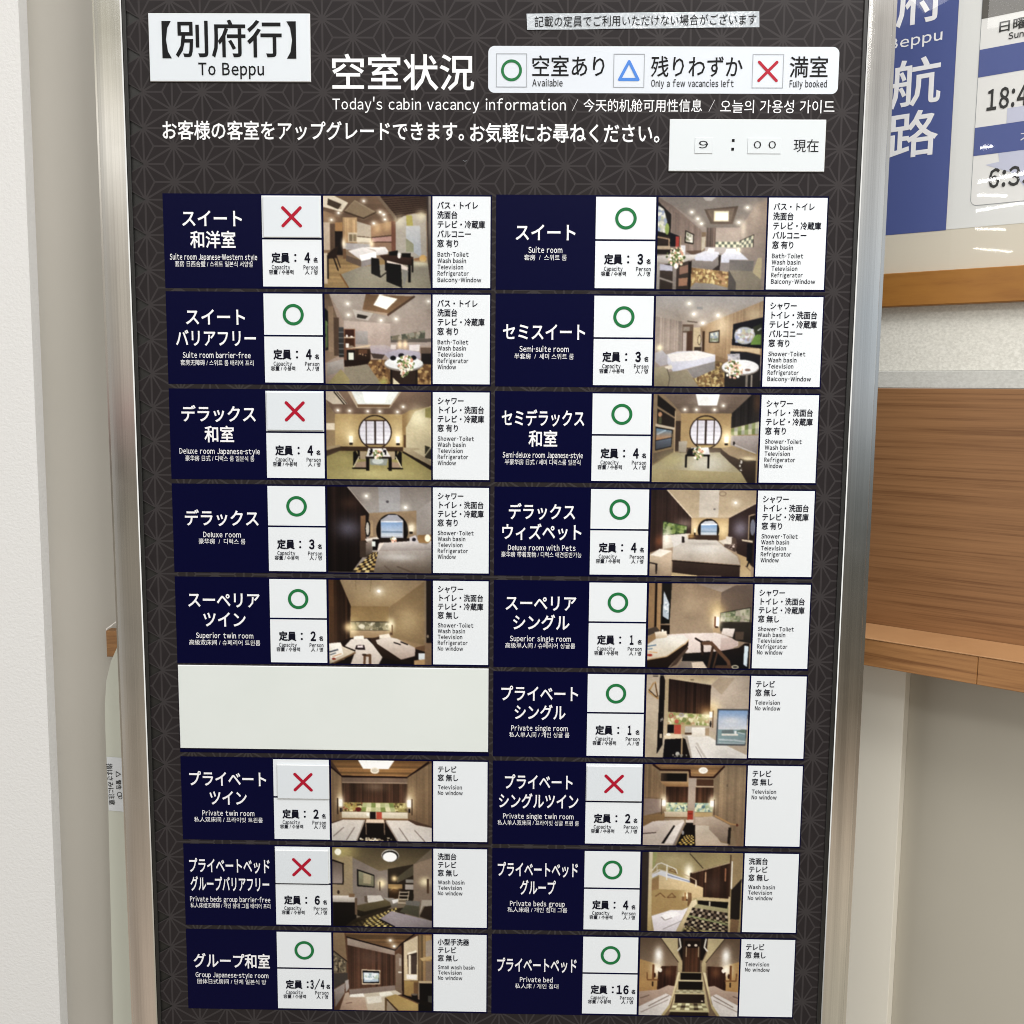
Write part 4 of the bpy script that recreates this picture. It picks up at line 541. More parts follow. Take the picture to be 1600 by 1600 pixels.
def pic_R6():
    P = Pic(45, 68, 1485, 1195, 'b6a792', 16)
    P.p([(270,75),(1065,80),(955,190),(360,125),(310,150)], 'b5a184', 'c7b596'); P.p([(955,190),(1070,85),(1485,90),(1460,1150),(940,800)], 'b7a797', 'b5a492'); P.p([(955,200),(1070,85),(1280,100),(1100,330)], 'a08d76',a=.6); P.g(980,520,110,110,'f6dfae',.9); P.b(300,130,360,870,'ab9878','baa688'); P.b(45,68,230,1195,'c0b09c','b7a68e'); P.p([(230,75),(280,75),(305,150),(290,1020),(210,1150)], '1f1a1a', '161316'); P.blob([(245,570),(285,570),(285,730),(245,730)], ['9a928a','3a3432'], 10, 8, 16); P.b(245,870,280,930,'b5a48c')
    P.p([(355,120),(950,200),(945,600),(355,570)], '2a1c1a', '4a3124'); P.grain([(355,120),(950,200),(945,600),(355,570)], .4, 'v', 70); P.g(900,560,120,90,'9b7547',.7); P.p([(355,575),(940,600),(940,755),(355,740)], 'a6a06a'); P.blob([(360,580),(935,605),(935,750),(360,735)], ['c2bd8c','8f9a5c','d8cfa4','b58c6c','7f8850','e0d9b8'], 100, 12, 36, .9); P.ring(400,620,32,36,16,'b06a5c'); P.ring(545,610,36,26,16,'a59aa8'); P.g(900,620,70,60,'fff2c8',.7)
    P.b(345,745,700,870,'b7a07c'); P.b(350,745,445,860,'191618'); P.b(450,745,545,870,'b8503e'); P.e(480,700,30,30,'c0604c'); P.b(600,765,700,850,'b9b1a4'); P.b(600,850,720,875,'5c4432'); P.p([(560,900),(720,880),(950,900),(1050,960),(1485,1150),(1485,1195),(690,1195),(600,900)], 'd9d3cb', 'd5d0ca'); P.b(700,775,885,905,'e4ded4','d2c8ba'); P.p([(885,790),(945,780),(945,890),(890,880)], 'a38c72'); P.p([(600,900),(640,900),(715,1195),(680,1195)], 'a89d90'); P.l([(775,1000),(850,1120),(900,1190)], 30, 'bdb5ad'); P.l([(760,1040),(850,1190)], 10, '958b84')
    P.p([(560,920),(610,940),(690,1195),(540,1195)], '1c1614'); P.p([(320,940),(560,930),(560,1195),(300,1195)], '17151a'); P.p([(305,900),(360,870),(550,870),(570,930),(320,945)], 'd8c4a4'); P.e(370,880,30,20,'efe8dc'); P.b(550,930,572,1170,'a8906e'); P.e(505,1145,30,30,'b9b5ac'); P.blob([(430,1150),(640,1150),(640,1190),(430,1190)], ['8f897e','2a2624'], 10, 10, 18)
    P.p([(1050,520),(1485,520),(1460,1020),(1040,1020)], '55595f'); P.p([(1070,540),(1475,540),(1470,800),(1065,800)], '7f9cc6', 'c4c6cc'); P.g(1250,680,150,50,'d9d8da',.7); P.p([(1065,800),(1460,800),(1455,1000),(1060,1000)], '7d979c', '86979a'); P.p([(1310,830),(1400,795),(1460,800),(1460,850)], '6f8078'); P.p([(1120,810),(1280,800),(1290,850),(1120,850)], '6f7a7c'); P.b(1120,860,1350,885,'d8d2c8'); P.b(1300,820,1330,860,'d6dadc'); P.l([(1090,940),(1280,948)], 22, 'aebabf'); P.l([(1300,945),(1450,965)], 22, 'aebabf'); P.l([(1090,985),(1440,992)], 16, '9fadb2'); P.l([(1350,840),(1440,860)], 8, 'c9cfd0')
    P.b(940,560,990,640,'fff6e2'); P.b(985,545,998,780,'6f5238'); P.e(960,730,12,44,'2a2220'); P.l([(140,180),(75,300),(205,390),(165,170)], 20, 'b08a58'); P.l([(75,270),(190,370)], 10, '3a2a20'); P.l([(165,190),(205,360)], 10, '42301f'); P.l([(135,85),(200,85)], 12, '3a322c'); P.e(680,130,28,10,'7d6c56')
    return P
def pic_R7():
    P = Pic(70, 65, 1490, 1190, '8f7a60', 17)
    P.p([(180,65),(1180,80),(1040,230),(700,230),(690,140),(280,140)], '93704a', 'a07c54'); P.grain([(180,65),(1180,80),(1040,230),(280,140)], .15, 'h', 60); wallp(P, [(70,65),(180,65),(370,370),(370,760),(70,800)]); P.p([(1040,240),(1180,85),(1490,90),(1480,1190),(1400,1190),(1290,880),(1040,740)], '9c876c', '8a7258'); P.grain([(1040,240),(1180,85),(1490,90),(1480,1190),(1290,880),(1040,740)], .12, 'v', 70)
    P.l([(190,70),(290,140),(700,140),(710,235),(1040,235),(1180,85)], 26, '3a1d16'); P.p([(290,165),(690,165),(690,300),(290,300)], 'a58b6c'); P.b(300,185,665,295,'1c1614'); P.b(300,185,390,295,'5a4636','2a1f1a','h'); P.p([(290,300),(690,300),(690,370),(370,370)], 'b08d64', '8a6844'); P.b(690,245,800,900,'a8978a','a69280'); P.b(375,370,690,590,'3d261c','5a3a28'); P.grain([(375,370),(690,370),(690,590),(375,590)], .4, 'v', 90); P.b(800,265,1040,355,'5a3c2a'); P.b(795,355,1045,375,'b39c82'); P.b(795,375,1045,600,'4a2f21','5f402c'); P.grain([(795,375),(1045,375),(1045,600),(795,600)], .4, 'v', 90)
    for x0, x1 in ((385,685),(790,1040)): P.b(x0,590,x1,720,'9caa84'); P.blob([(x0,595),(x1,595),(x1,715),(x0,715)], ['c8cfae','7f9878','b8b88c','8fa8a0','5f7a80','d4d2b0'], 70, 10, 28)
    P.b(360,720,690,800,'c6b49c','b5a084'); P.l([(360,800),(690,800)], 14, '7d5c3c'); P.b(790,725,1040,785,'b89c70'); P.b(690,700,765,830,'a8402c'); P.b(695,740,760,752,'7d2a1e'); P.p([(665,830),(775,825),(770,870),(665,865)], 'c9b9a8'); P.b(670,870,770,1030,'1d1716')
    P.p([(70,780),(370,740),(360,850),(70,920)], '94764f', '8a6c48'); P.p([(80,540),(320,545),(320,720),(80,780)], '8d7a70', '99867a'); P.l([(80,525),(330,540)], 8, '6d5844')
    P.p([(70,940),(250,850),(640,830),(650,870),(500,1190),(70,1190)], 'cdbfb2', 'bfb0a4'); P.p([(75,930),(200,860),(400,860),(260,1010),(75,1030)], 'd4c6bd', 'bba99f'); P.l([(75,1030),(250,1015)], 12, '4a3a34'); P.p([(500,905),(520,920),(370,1165),(330,1165)], '191414'); P.p([(640,870),(660,870),(520,1190),(490,1190)], '8d8078'); P.p([(520,920),(640,850),(500,1165),(380,1165)], 'd8cdc4')
    P.p([(660,900),(800,900),(810,1190),(540,1190)], '1a1412'); P.weave([(665,1040),(785,1040),(800,1180),(555,1180)], 7, 7, '221a14', ['d8b45c','c09a48','e4c878']); P.e(630,1010,18,30,'8d8a88')
    P.p([(800,790),(980,785),(1000,900),(800,910)], 'bba896', 'b09c8a'); P.p([(800,905),(990,905),(1170,1140),(1270,1160),(1270,1185),(815,1185)], 'c4b5a2', 'bda995'); P.p([(980,780),(1040,775),(1290,900),(1260,1130),(1180,1130),(1000,960)], 'b8a593', '8d7a6a'); P.p([(1270,930),(1310,930),(1300,1170),(1260,1150)], '2e221c'); P.l([(1085,770),(1300,880),(1400,890)], 22, 'b08a5c'); P.e(1390,895,16,20,'6a3022')
    for x, s in ((350,1),(1030,-1)): P.g(x,590,50,90,'fff0d0',.95); P.b(x-26,560,x+26,640,'fffaf0'); P.b(x-s*30-6,540,x-s*30+6,760,'4a3322')
    P.e(890,140,64,44,'f4efe6'); P.e(890,140,46,26,'e0d8cc'); P.e(1232,345,10,20,'6d5a4a')
    return P
def pic_R8():
    P = Pic(60, 85, 1480, 1190, 'a39068', 18)
    P.p([(210,90),(1300,100),(1320,210),(740,360),(220,300)], '9c8d66', 'a4946c'); P.g(480,180,220,110,'bfb28c',.5); P.l([(730,100),(920,300)], 12, '4a3c2c'); P.p([(210,300),(560,300),(750,380),(740,500),(210,480)], 'a29064'); P.g(720,350,60,100,'fff6dc',1.)
    P.p([(740,370),(1320,210),(1310,720),(930,700),(920,570),(740,500)], '4a2f22', '3c241a'); P.grain([(740,370),(1320,210),(1310,720),(930,700),(740,500)], .25, 'v', 60); P.g(1080,530,110,120,'60493e',.6); P.l([(940,330),(940,700)], 8, '24140f'); P.b(948,355,970,500,'b58f70'); P.b(1228,295,1252,480,'9c6a4c'); P.l([(770,370),(1330,212)], 10, 'bda88a')
    P.p([(1300,100),(1480,100),(1460,440),(1330,600)], '9f8a66', '94805e'); P.p([(1330,600),(1470,440),(1460,1010),(1330,1010)], '2b221d'); P.p([(1340,1000),(1460,1020),(1440,1190),(1330,1190)], '85684a'); P.b(1300,110,1320,720,'5a4432'); P.b(1322,200,1340,580,'e0d8cc'); P.b(60,85,160,1190,'463a34','352a26'); P.b(150,85,205,1180,'d6c9ac','b19a6a'); P.p([(210,90),(275,90),(230,300),(205,300)], '9fa06c')
    P.p([(200,600),(770,620),(780,760),(700,860),(210,960)], 'a98f60', 'a3875a'); P.g(720,690,70,60,'fff0c8',.9); P.p([(300,390),(740,500),(930,570),(930,700),(780,720),(700,610),(300,600)], 'd0b88e', 'c2a77c'); P.p([(200,470),(300,430),(300,600),(200,620)], '9a7c54'); P.p([(200,400),(330,340),(740,470),(740,505),(420,440),(300,400),(205,450)], 'cfd0d8', 'c4c2c6'); P.l([(420,400),(740,490)], 14, '7d86a0')
    P.l([(205,340),(270,255),(330,235),(540,320),(560,380)], 14, 'd8d2c6'); P.l([(205,390),(300,330),(420,360)], 14, 'c9c2b6'); P.b(404,255,420,470,'ddd8cc'); P.l([(620,370),(830,470),(835,550)], 12, 'b0977c'); P.l([(270,280),(275,400)], 10, 'cdc6b8'); P.l([(440,335),(490,310),(550,375),(440,335)], 10, '7d5f40'); P.b(820,465,836,560,'d8c8ae')
    P.l([(260,700),(325,655),(395,715)], 14, '7d5a38'); P.l([(425,715),(490,655),(545,710),(425,715)], 14, '7d5a38'); P.b(635,700,700,760,'8d6a44'); P.b(670,640,690,760,'a57a4c'); P.e(705,745,12,10,'3a1f14'); P.p([(715,640),(770,650),(775,760),(720,850)], '6b4a2e',a=.8)
    P.p([(210,980),(480,890),(640,890),(730,850),(560,1190),(250,1190)], 'dcd6da', 'd4ccd0'); P.p([(330,980),(430,920),(560,910),(620,950),(400,1040)], 'e9e4e4'); P.l([(350,990),(400,1035),(500,1000)], 10, '8f857f'); P.l([(380,1160),(640,1040)], 10, '8f8884')
    P.p([(770,760),(850,730),(860,820),(720,1000),(640,1190),(560,1190),(680,980)], 'd8c8a4', 'b8a47c'); P.p([(840,730),(1310,735),(1310,1190),(640,1190),(730,980),(860,830)], '8d8560'); P.p([(840,705),(1310,725),(1310,765),(850,745)], 'b9a47e'); P.p([(860,750),(1300,770),(1280,860),(860,800)], '1a1614'); P.b(1022,765,1040,830,'b9ad98'); P.p([(850,800),(1290,860),(1290,920),(800,850)], '9a9270')
    P.weave([(790,850),(1290,920),(1300,1040),(740,960)], 13, 3, '2c221c', ['b6a590','8d7d68','6a584a']); P.weave([(740,960),(1300,1040),(1300,1090),(720,990)], 14, 2, '4a4230', ['c8c098','a39c74']); P.weave([(720,990),(1300,1090),(1300,1190),(660,1140)], 14, 4, '241c18', ['a8957c','6e5c4c','c2b494']); P.weave([(700,1110),(760,1120),(1000,1190),(660,1190)], 6, 3, '3a3022', ['d0c090','a8986a']); P.l([(740,965),(1300,1090)], 16, '8d9468'); P.l([(1305,700),(1320,1190)], 22, 'c9b48e')
    return P
def pic_R9():
    P = Pic(60, 130, 1455, 1210, '7d6852', 19)
    for sx in (1, -1):
        f = lambda x: 785+sx*(x-785) if sx == 1 else 785+(785-x)+20
        q = lambda pts: [(f(x), y) for x, y in pts]
        P.p(q([(40,130),(350,130),(600,450),(600,520),(360,520),(60,420)]), '6f5a46', '8d7863'); P.p(q([(40,420),(360,510),(330,870),(40,880)]), 'b3905e', 'a98453'); P.g(f(320),370,60,110,'fdfaf4',.95); P.g(f(310),560,80,100,'fff3da',1.); P.p(q([(370,520),(580,515),(560,790),(310,850),(320,600)]), '4a2a1c', '3a2018'); P.grain(q([(370,520),(580,515),(560,790),(310,850)]), .3, 'v', 80); P.g(f(460),600,60,70,'7d5236',.8)
        P.b(min(f(235),f(265)),500,max(f(235),f(265)),700,'7d4f2c'); P.l(q([(165,615),(170,715),(325,715)]), 16, '7a5230'); P.l(q([(248,745),(248,795)]), 20, '3a2418'); P.e(f(275),650,14,34,'4a2818'); P.e(f(350),575,26,30,'f4e9d6')
        P.p(q([(350,130),(580,130),(590,330),(660,470),(655,600),(600,590),(600,450)]), 'b8a882', 'b3a07a'); P.p(q([(590,130),(680,130),(680,430),(650,430),(600,300)]), '201814'); P.l(q([(610,140),(630,250),(590,300)]), 22, 'cfc8ba'); P.l(q([(345,130),(600,460)]), 12, '4d3e2e')
        P.p(q([(40,880),(330,850),(470,785),(560,800),(520,960),(60,1090)]), 'b39c8c', '9c8474'); P.p(q([(40,1100),(440,900),(520,940),(480,1080),(380,1210),(40,1210)]), 'cfc6c0', 'd6cfc8'); P.l(q([(200,1080),(480,930)]), 14, '8a7a70'); P.l(q([(90,1170),(470,990)]), 12, '9c8d84'); P.l(q([(80,970),(200,930)]), 16, '7d675a'); P.p(q([(600,600),(640,600),(500,1100),(420,1210),(380,1210),(500,1040)]), 'd8c9a0', 'b39f70')
    P.b(660,130,910,600,'3d2a20'); P.b(690,170,895,600,'4c2e1e','5f3d29'); P.grain([(690,170),(895,170),(895,600),(690,600)], .25, 'v', 90); P.b(690,165,895,260,'241713'); P.e(745,225,22,18,'d8c6b4'); P.e(840,225,22,18,'d8c6b4'); P.b(700,240,716,390,'b09a7c'); P.b(872,240,888,390,'b09a7c')
    P.p([(630,600),(940,600),(1060,1150),(510,1150)], 'b3a27c'); P.b(635,612,930,705,'17110f'); P.b(610,730,950,845,'1d1512'); P.p([(570,905),(980,905),(990,1030),(565,1030)], '2c1f19'); P.b(605,705,960,730,'c2b490'); P.weave([(590,848),(955,848),(985,890),(565,890)], 8, 2, 'b0a888', ['d9d2b4','8d8468']); P.b(560,888,990,908,'b8aa84'); P.weave([(560,1035),(995,1035),(1040,1130),(510,1130)], 8, 3, '8a8060', ['dcd6ac','c8c294','4a3a2c']); P.p([(500,1130),(1045,1130),(1060,1160),(490,1160)], 'b5aa80'); P.p([(510,1160),(1040,1160),(1050,1210),(480,1210)], '2e2019'); P.b(940,990,965,1010,'c8b9a0')
    return P

# ---------------------------------------------------------------- walls and joinery round the board
B_ = MB(); B_.poly([(-900, -700), (-181, -700), (-195.5, 1600), (-900, 1600)], -40)
B_.face([(-181, -700, -40), (-195.5, 1600, -40), (-195.5, 1600, -62), (-181, -700, -62)])
tag(B_.build('papered_wall', M_wallp), 'white wall with fine embossed wallpaper left of the beige jamb', 'wall')
J = MB(); J.poly([(-215, -700), (120, -700), (120, 1600), (-215, 1600)], -62)
tag(J.build('door_jamb', M_jamb), 'grey beige painted jamb between the white papered wall and the steel frame', 'door jamb')
# pale folding panel behind the lower left of the frame
gp = [(-60, 540), (-78, 556), (-94, 576), (-103.4, 596), (-110.4, 622), (-113.3, 653), (-114.2, 690), (-114.3, 785), (-119.9, 1107), (-126, 1600), (-60, 1600)]
gq = [(x+(.8 if x < -61 else 0), d+.6) for x, d in gp]
G = MB(); G.solid(gp, gq, -58, -40, 2.0)
gate = tag(G.build('folding_panel', M_gate), 'pale green panel with a curved top corner behind the left of the frame', 'panel')
K = MB(); K.poly([(-112.9, 725), (-88, 726.6), (-88, 801.6), (-113.0, 799.8)], -39.4)
pw = dict(h=-39.0, mi=1, bold=.012, rot=math.radians(88.5))
K.text('指はさみに注意', -137.5, -80, 763, 8.6, **pw); K.text('警告', -104.6, -91.4, 763.5, 7.6, **pw)
K.poly([(-101.2, 744.5), (-101.2, 753), (-94.2, 748.8)], -39.0, 1); K.poly([(-100.2, 746.3), (-100.2, 751.3), (-95.8, 748.8)], -38.6, 0)
K.ring(-97.5, 777, 3.4, 2.6, -39.0, 1, 20); K.ring(-96.5, 781, 2.6, 1.9, -38.8, 1, 18)
tag(K.build('warning_label', [M_sticker, M_pink], gate), 'white sticker warning about pinched fingers, turned sideways')
Wd = MB(); Wd.box(-109.5, 555, -70, 590, -61, -45, 0, .8)
wb = tag(Wd.build('wood_block', M_raw), 'small brown wood block between the jamb and the steel frame', 'wood block')
C_ = MB(); C_.poly([(-110.2, 552.5), (-92, 539.2), (-91.5, 540.4), (-96, 544.2), (-99.5, 546), (-103, 549.4), (-107.6, 552.2), (-109.6, 555)], -47)
C_.build('torn_paper_edge', M_torn, wb)

# oblique wall on the right with counter and framed notice
R_ = MB(wall); R_.box(-500, -700, 900, 203, -60, -4)
tag(R_.build('speckled_wall', M_speck), 'speckled off-white papered wall between the notice frame and the counter', 'wall')
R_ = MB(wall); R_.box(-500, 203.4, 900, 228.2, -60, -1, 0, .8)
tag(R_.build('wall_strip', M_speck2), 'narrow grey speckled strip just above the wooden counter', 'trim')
ct = tag(empty('counter', None), 'brown wood-grain counter with a projecting ledge, right of the board', 'counter')
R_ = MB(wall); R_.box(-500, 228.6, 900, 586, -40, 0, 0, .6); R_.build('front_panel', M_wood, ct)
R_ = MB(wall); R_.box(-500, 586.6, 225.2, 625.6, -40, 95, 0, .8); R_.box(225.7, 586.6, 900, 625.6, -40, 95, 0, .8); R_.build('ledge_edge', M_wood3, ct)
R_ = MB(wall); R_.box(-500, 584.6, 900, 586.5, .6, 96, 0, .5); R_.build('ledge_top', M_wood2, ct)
R_ = MB(wall); R_.rect(-500, 625.7, 900, 1900, -14); R_.build('back_panel', M_beige, ct)
R_ = MB(wall); R_.box(-120, 625.8, 106.5, 1900, -13.6, 8, 0, .6); R_.build('leg_panel', M_beige2, ct)

nb = tag(empty('framed_notice', None), 'framed sailing timetable with blue title band and oak bottom rail, right of the board', 'framed notice')
R_ = MB(wall); R_.rect(-300, -700, 700, 63, 1.0); R_.build('mount_sheet', M_cream, nb)
R_ = MB(wall); R_.rect(125.2, -700, 700, 6.2, 1.4); R_.build('poster_sheet', M_poster, nb)
R_ = MB(wall); R_.rect(-120, -700, 124.9, 7.0, 1.4); ti = R_.build('title_band', M_pblue, nb)
R_ = MB(wall); tx = dict(h=1.8, mi=0)
R_.text('府', 40, 105, -313, 68, bold=.012, **tx); R_.text('Beppu', 31, 105.5, -260.2, 19.5, bold=.012, **tx); R_.text('航', 37, 107, -202, 68, bold=.012, **tx); R_.text('路', 37, 107, -131, 68, bold=.012, **tx)
R_.build('title_lettering', M_letter, ti)
R_ = MB(wall)
R_.rrect(155.4, -420, 600, -22.5, 9, 1.7, 4); R_.rrect(156.1, -419, 599, -23.2, 8.4, 2.0, 0)
R_.rect(156.1, -420, 600, -269.6, 2.3, 1); R_.rect(156.1, -229.6, 600, -193.4, 2.3, 2); R_.rect(156.1, -127.2, 600, -89.7, 2.3, 2)
R_.poly([(188, -89.5), (226, -89.5), (240, -66), (225, -40), (206, -62), (172, -76), (190, -78)], 2.3, 3); R_.poly([(196, -147), (600, -147), (600, -127.4), (196, -127.4)], 2.3, 3)
tx = dict(h=2.7, mi=5)
R_.text('日曜', 179.5, 214, -254.6, 15.5, bold=.014, **tx); R_.text('Sunday', 191.6, 231, -240.5, 11, bold=.014, **tx); R_.text('18:45', 169.5, 236, -161.2, 35.5, bold=.022, **tx); R_.text('6:35', 177.6, 235, -56.8, 33, bold=.022, **tx)
R_.text('大', 214.5, 232, -109, 15, h=2.7, mi=0)
R_.build('timetable', [M_prow, M_pdark, M_pblue, M_plav, M_grey, M_pink], nb)
R_ = MB(wall); R_.rect(-300, -700, 700, 63.2, 6.0); R_.build('acrylic_cover', M_acr, nb)
R_ = MB(wall); R_.box(-300, 63.4, 700, 111, -3.6, 14, 0, 1.2); R_.build('wood_rail', M_rail, nb)

# ---------------------------------------------------------------- the board
vb = tag(empty('vacancy_board', None), 'tall dark board of cabin vacancies with hemp-leaf pattern in a brushed steel frame', 'notice board')
# hemp-leaf pattern: every triangle of the lattice is cut in three; each piece is a dark field with its own share of the lines
HP = MB(); PX, PD = 36.25, 41.72; OX, OD = -21.2, -114.9
def inset(T, ws):
    c = ((T[0][0]+T[1][0]+T[2][0])/3, (T[0][1]+T[1][1]+T[2][1])/3); Ls = []
    for i in range(3):
        (ax, ad), (bx, bd) = T[i], T[(i+1) % 3]; nx, nd = -(bd-ad), bx-ax; l = math.hypot(nx, nd); nx /= l; nd /= l
        if nx*(c[0]-ax)+nd*(c[1]-ad) < 0: nx, nd = -nx, -nd
        Ls.append((nx, nd, nx*ax+nd*ad+ws[i]))
    out = []
    for i in range(3):
        a, b = Ls[i-1], Ls[i]; det = a[0]*b[1]-a[1]*b[0]
        out.append(((a[2]*b[1]-a[1]*b[2])/det, (a[0]*b[2]-a[2]*b[0])/det))
    return out
for i in range(-2, 26):
    for j in range(-6, 37):
        x = OX+i*PX; d = OD+(j+(.5 if i % 2 else 0))*PD
        for Tr in (((x, d), (x, d+PD), (x+PX, d+PD/2)), ((x, d), (x+PX, d+PD/2), (x+PX, d-PD/2))):
            c = (sum(p[0] for p in Tr)/3, sum(p[1] for p in Tr)/3)
            for k in range(3):
                if not (-41 < c[0] < 838 and -330 < c[1] < 1405): continue
                T3 = [Tr[k], Tr[(k+1) % 3], c]; I3 = inset(T3, (1.15, 1.0, 1.0))
                HP.poly(I3, 0, 0)
                for q in range(3): HP.poly([T3[q], T3[(q+1) % 3], I3[(q+1) % 3], I3[q]], 0, 1)
HP.build('patterned_sheet', [M_dark, M_line], vb)
BK = MB(); BK.box(-60, -345, 855, 1420, -30, -2); BK.build('backing_panel', M_gasket, vb)
D0, D1 = -360, 1440
def extrude(prof, name):
    E = MB()
    for (xa, ha), (xb, hb) in zip(prof[:-1], prof[1:]): E.face([(xa, D0, ha), (xa, D1, ha), (xb, D1, hb), (xb, D0, hb)])
    o = E.build(name, M_steel, vb); return o
def bow(xa, xb, h, n=8): return [(xa+(xb-xa)*i/n, h+.45*(1-(2*i/n-1)**2)) for i in range(n+1)]
extrude([(-76.8, -40), (-76.8, 0), (-73.6, 0), (-73.4, 2.8), (-72.7, 3.7)]+bow(-72.6, -42.4, 4)+[(-42.3, 3.9), (-41.2, 2.8), (-41.1, -1)], 'frame_stile')
extrude([(837.5, -1), (837.6, 2.8), (838.7, 3.9)]+bow(838.8, 865.6, 4)+[(865.8, 3.8), (866.2, 3.2), (866.4, 1.2), (870.9, 1.2), (870.9, -40)], 'frame_stile')
for d0, d1 in ((-360, -329), (1409, 1440)):
    E = MB(); E.box(-41.0, d0, 837.4, d1, -1, 4, 0, .7); E.build('frame_rail', M_steel, vb)
E = MB(); E.box(-41.0, -328, -36.6, 1408, -1.5, 2.2, 0, .5); E.build('gasket', M_gasket, vb)
E = MB(); E.box(832.6, -328, 837.4, 1408, -1.5, 2.2, 0, .5); E.build('gasket', M_gasket, vb)

# heading
H = MB(); H.text('空室状況', 207.5, 376.5, -138.2, 43.5, .5, bold=.012); H.build('heading_lettering', M_letter, vb)
H = MB(); H.text("Today's cabin vacancy information", 207.4, 485.5, -101.6, 16.6, .5, bold=.006); H.text('/', 493, 500, -101.5, 15, .5)
H.text('今天的机舱可用性信息', 506.4, 647, -101.3, 15.6, .5, bold=.004); H.text('/', 655, 662, -101.2, 15, .5); H.text('오늘의 가용성 가이드', 668.5, 803.5, -100.8, 16.6, .5, bold=.002)
H.build('subtitle_lettering', M_letter, vb)
H = MB(); H.text('お客様の客室をアップグレードできます。', 2.4, 364.5, -70.8, 23.4, .5, bold=.015); H.text('お気軽にお尋ねください。', 371.5, 597.5, -69.4, 23.4, .5, bold=.015)
H.build('invitation_lettering', M_letter, vb)
LG = MB(); LG.rrect(393, -168.4, 806.4, -115.2, 7.5, .4); lg = LG.build('legend_panel', mat('legend_white', (.66, .70, .76), **FILM), vb)
SX = ((402.3, 438.9), (541.2, 577.9), (704.8, 741.6))
for q, (a, b) in enumerate(SX):
    Q = MB(); Q.frame_line(a, -159.9, b, -121.5, .75, .8, 1); c = (a+b)/2
    if q == 0: Q.ring(c, -140.7, 12.4, 9.1, .8, 0)
    if q == 1: Q.tri(c, -151.2, -130.8, 11.0, 3.4, .8, 0)
    if q == 2: Q.cross(c, -140.5, 11.6, 3.4, .8, 0)
    Q.build('legend_symbol', [(M_green, M_blue, M_red)[q], M_grey], lg)
LT = [MB(), MB(), MB()]
for Q, (s, x0, x1) in zip(LT, (('空室あり', 445.2, 530.6), ('残りわずか', 585.6, 693.4), ('満室', 748.6, 793.6))): Q.text(s, x0, x1, -145.6, 25.6, .8, bold=.008)
for Q, (s, x0, x1) in zip(LT, (('Available', 445.4, 481.4), ('Only a few vacancies left', 586, 683.5), ('Fully booked', 749.4, 793.2))): Q.text(s, x0, x1, -126.6, 10.6, .8, bold=.012)
for Q in LT: Q.build('legend_lettering', M_black, lg)

# ---------------------------------------------------------------- room panels
YJ = dict(
 L1=('スイート|和洋室', 'Suite room Japanese-Western style', '套房 日西合璧 / 스위트 일본식 서양실', 'X', '4'), L2=('スイート|バリアフリー', 'Suite room barrier-free', '套房无障碍 / 스위트 룸 배리어 프리', 'O', '4'),
 L3=('デラックス|和室', 'Deluxe room Japanese-style', '豪华房 日式 / 디럭스 룸 일본식 룸', 'X', '4'), L4=('デラックス', 'Deluxe room', '豪华房  /  디럭스 룸', 'O', '3'),
 L5=('スーペリア|ツイン', 'Superior twin room', '高级双床间 / 슈페리어 트윈룸', 'O', '2'), L7=('プライベート|ツイン', 'Private twin room', '私人双床间 / 프라이빗 트윈룸', 'X', '2'),
 L8=('プライベートベッド|グループバリアフリー', 'Private beds group barrier-free', '私人床组无障碍 / 개인 침대 그룹 배리어 프리', 'X', '6'), L9=('グループ和室', 'Group Japanese-style room', '团体日式房间 / 단체 일본식 방', 'O', '3/4'),
 R1=('スイート', 'Suite room', '套房  /  스위트 룸', 'O', '3'), R2=('セミスイート', 'Semi-suite room', '半套房  /  세미 스위트 룸', 'O', '3'),
 R3=('セミデラックス|和室', 'Semi-deluxe room Japanese-style', '半豪华房 日式 / 세미 디럭스룸 일본식', 'O', '4'), R4=('デラックス|ウィズペット', 'Deluxe room with Pets', '豪华房 带着宠物 / 디럭스 애견동반가능', 'O', '4'),
 R5=('スーペリア|シングル', 'Superior single room', '高级单人间 / 슈페리어 싱글룸', 'O', '1'), R6=('プライベート|シングル', 'Private single room', '私人单人间 / 개인 싱글 룸', 'O', '1'),
 R7=('プライベート|シングルツイン', 'Private single twin room', '私人单人双床间 / 프라이빗 싱글 트윈 룸', 'X', '2'), R8=('プライベートベッド|グループ', 'Private beds group', '私人床组 / 개인 침대 그룹', 'O', '4'), R9=('プライベートベッド', 'Private bed', '私人床 / 개인 침대', 'O', '16'))
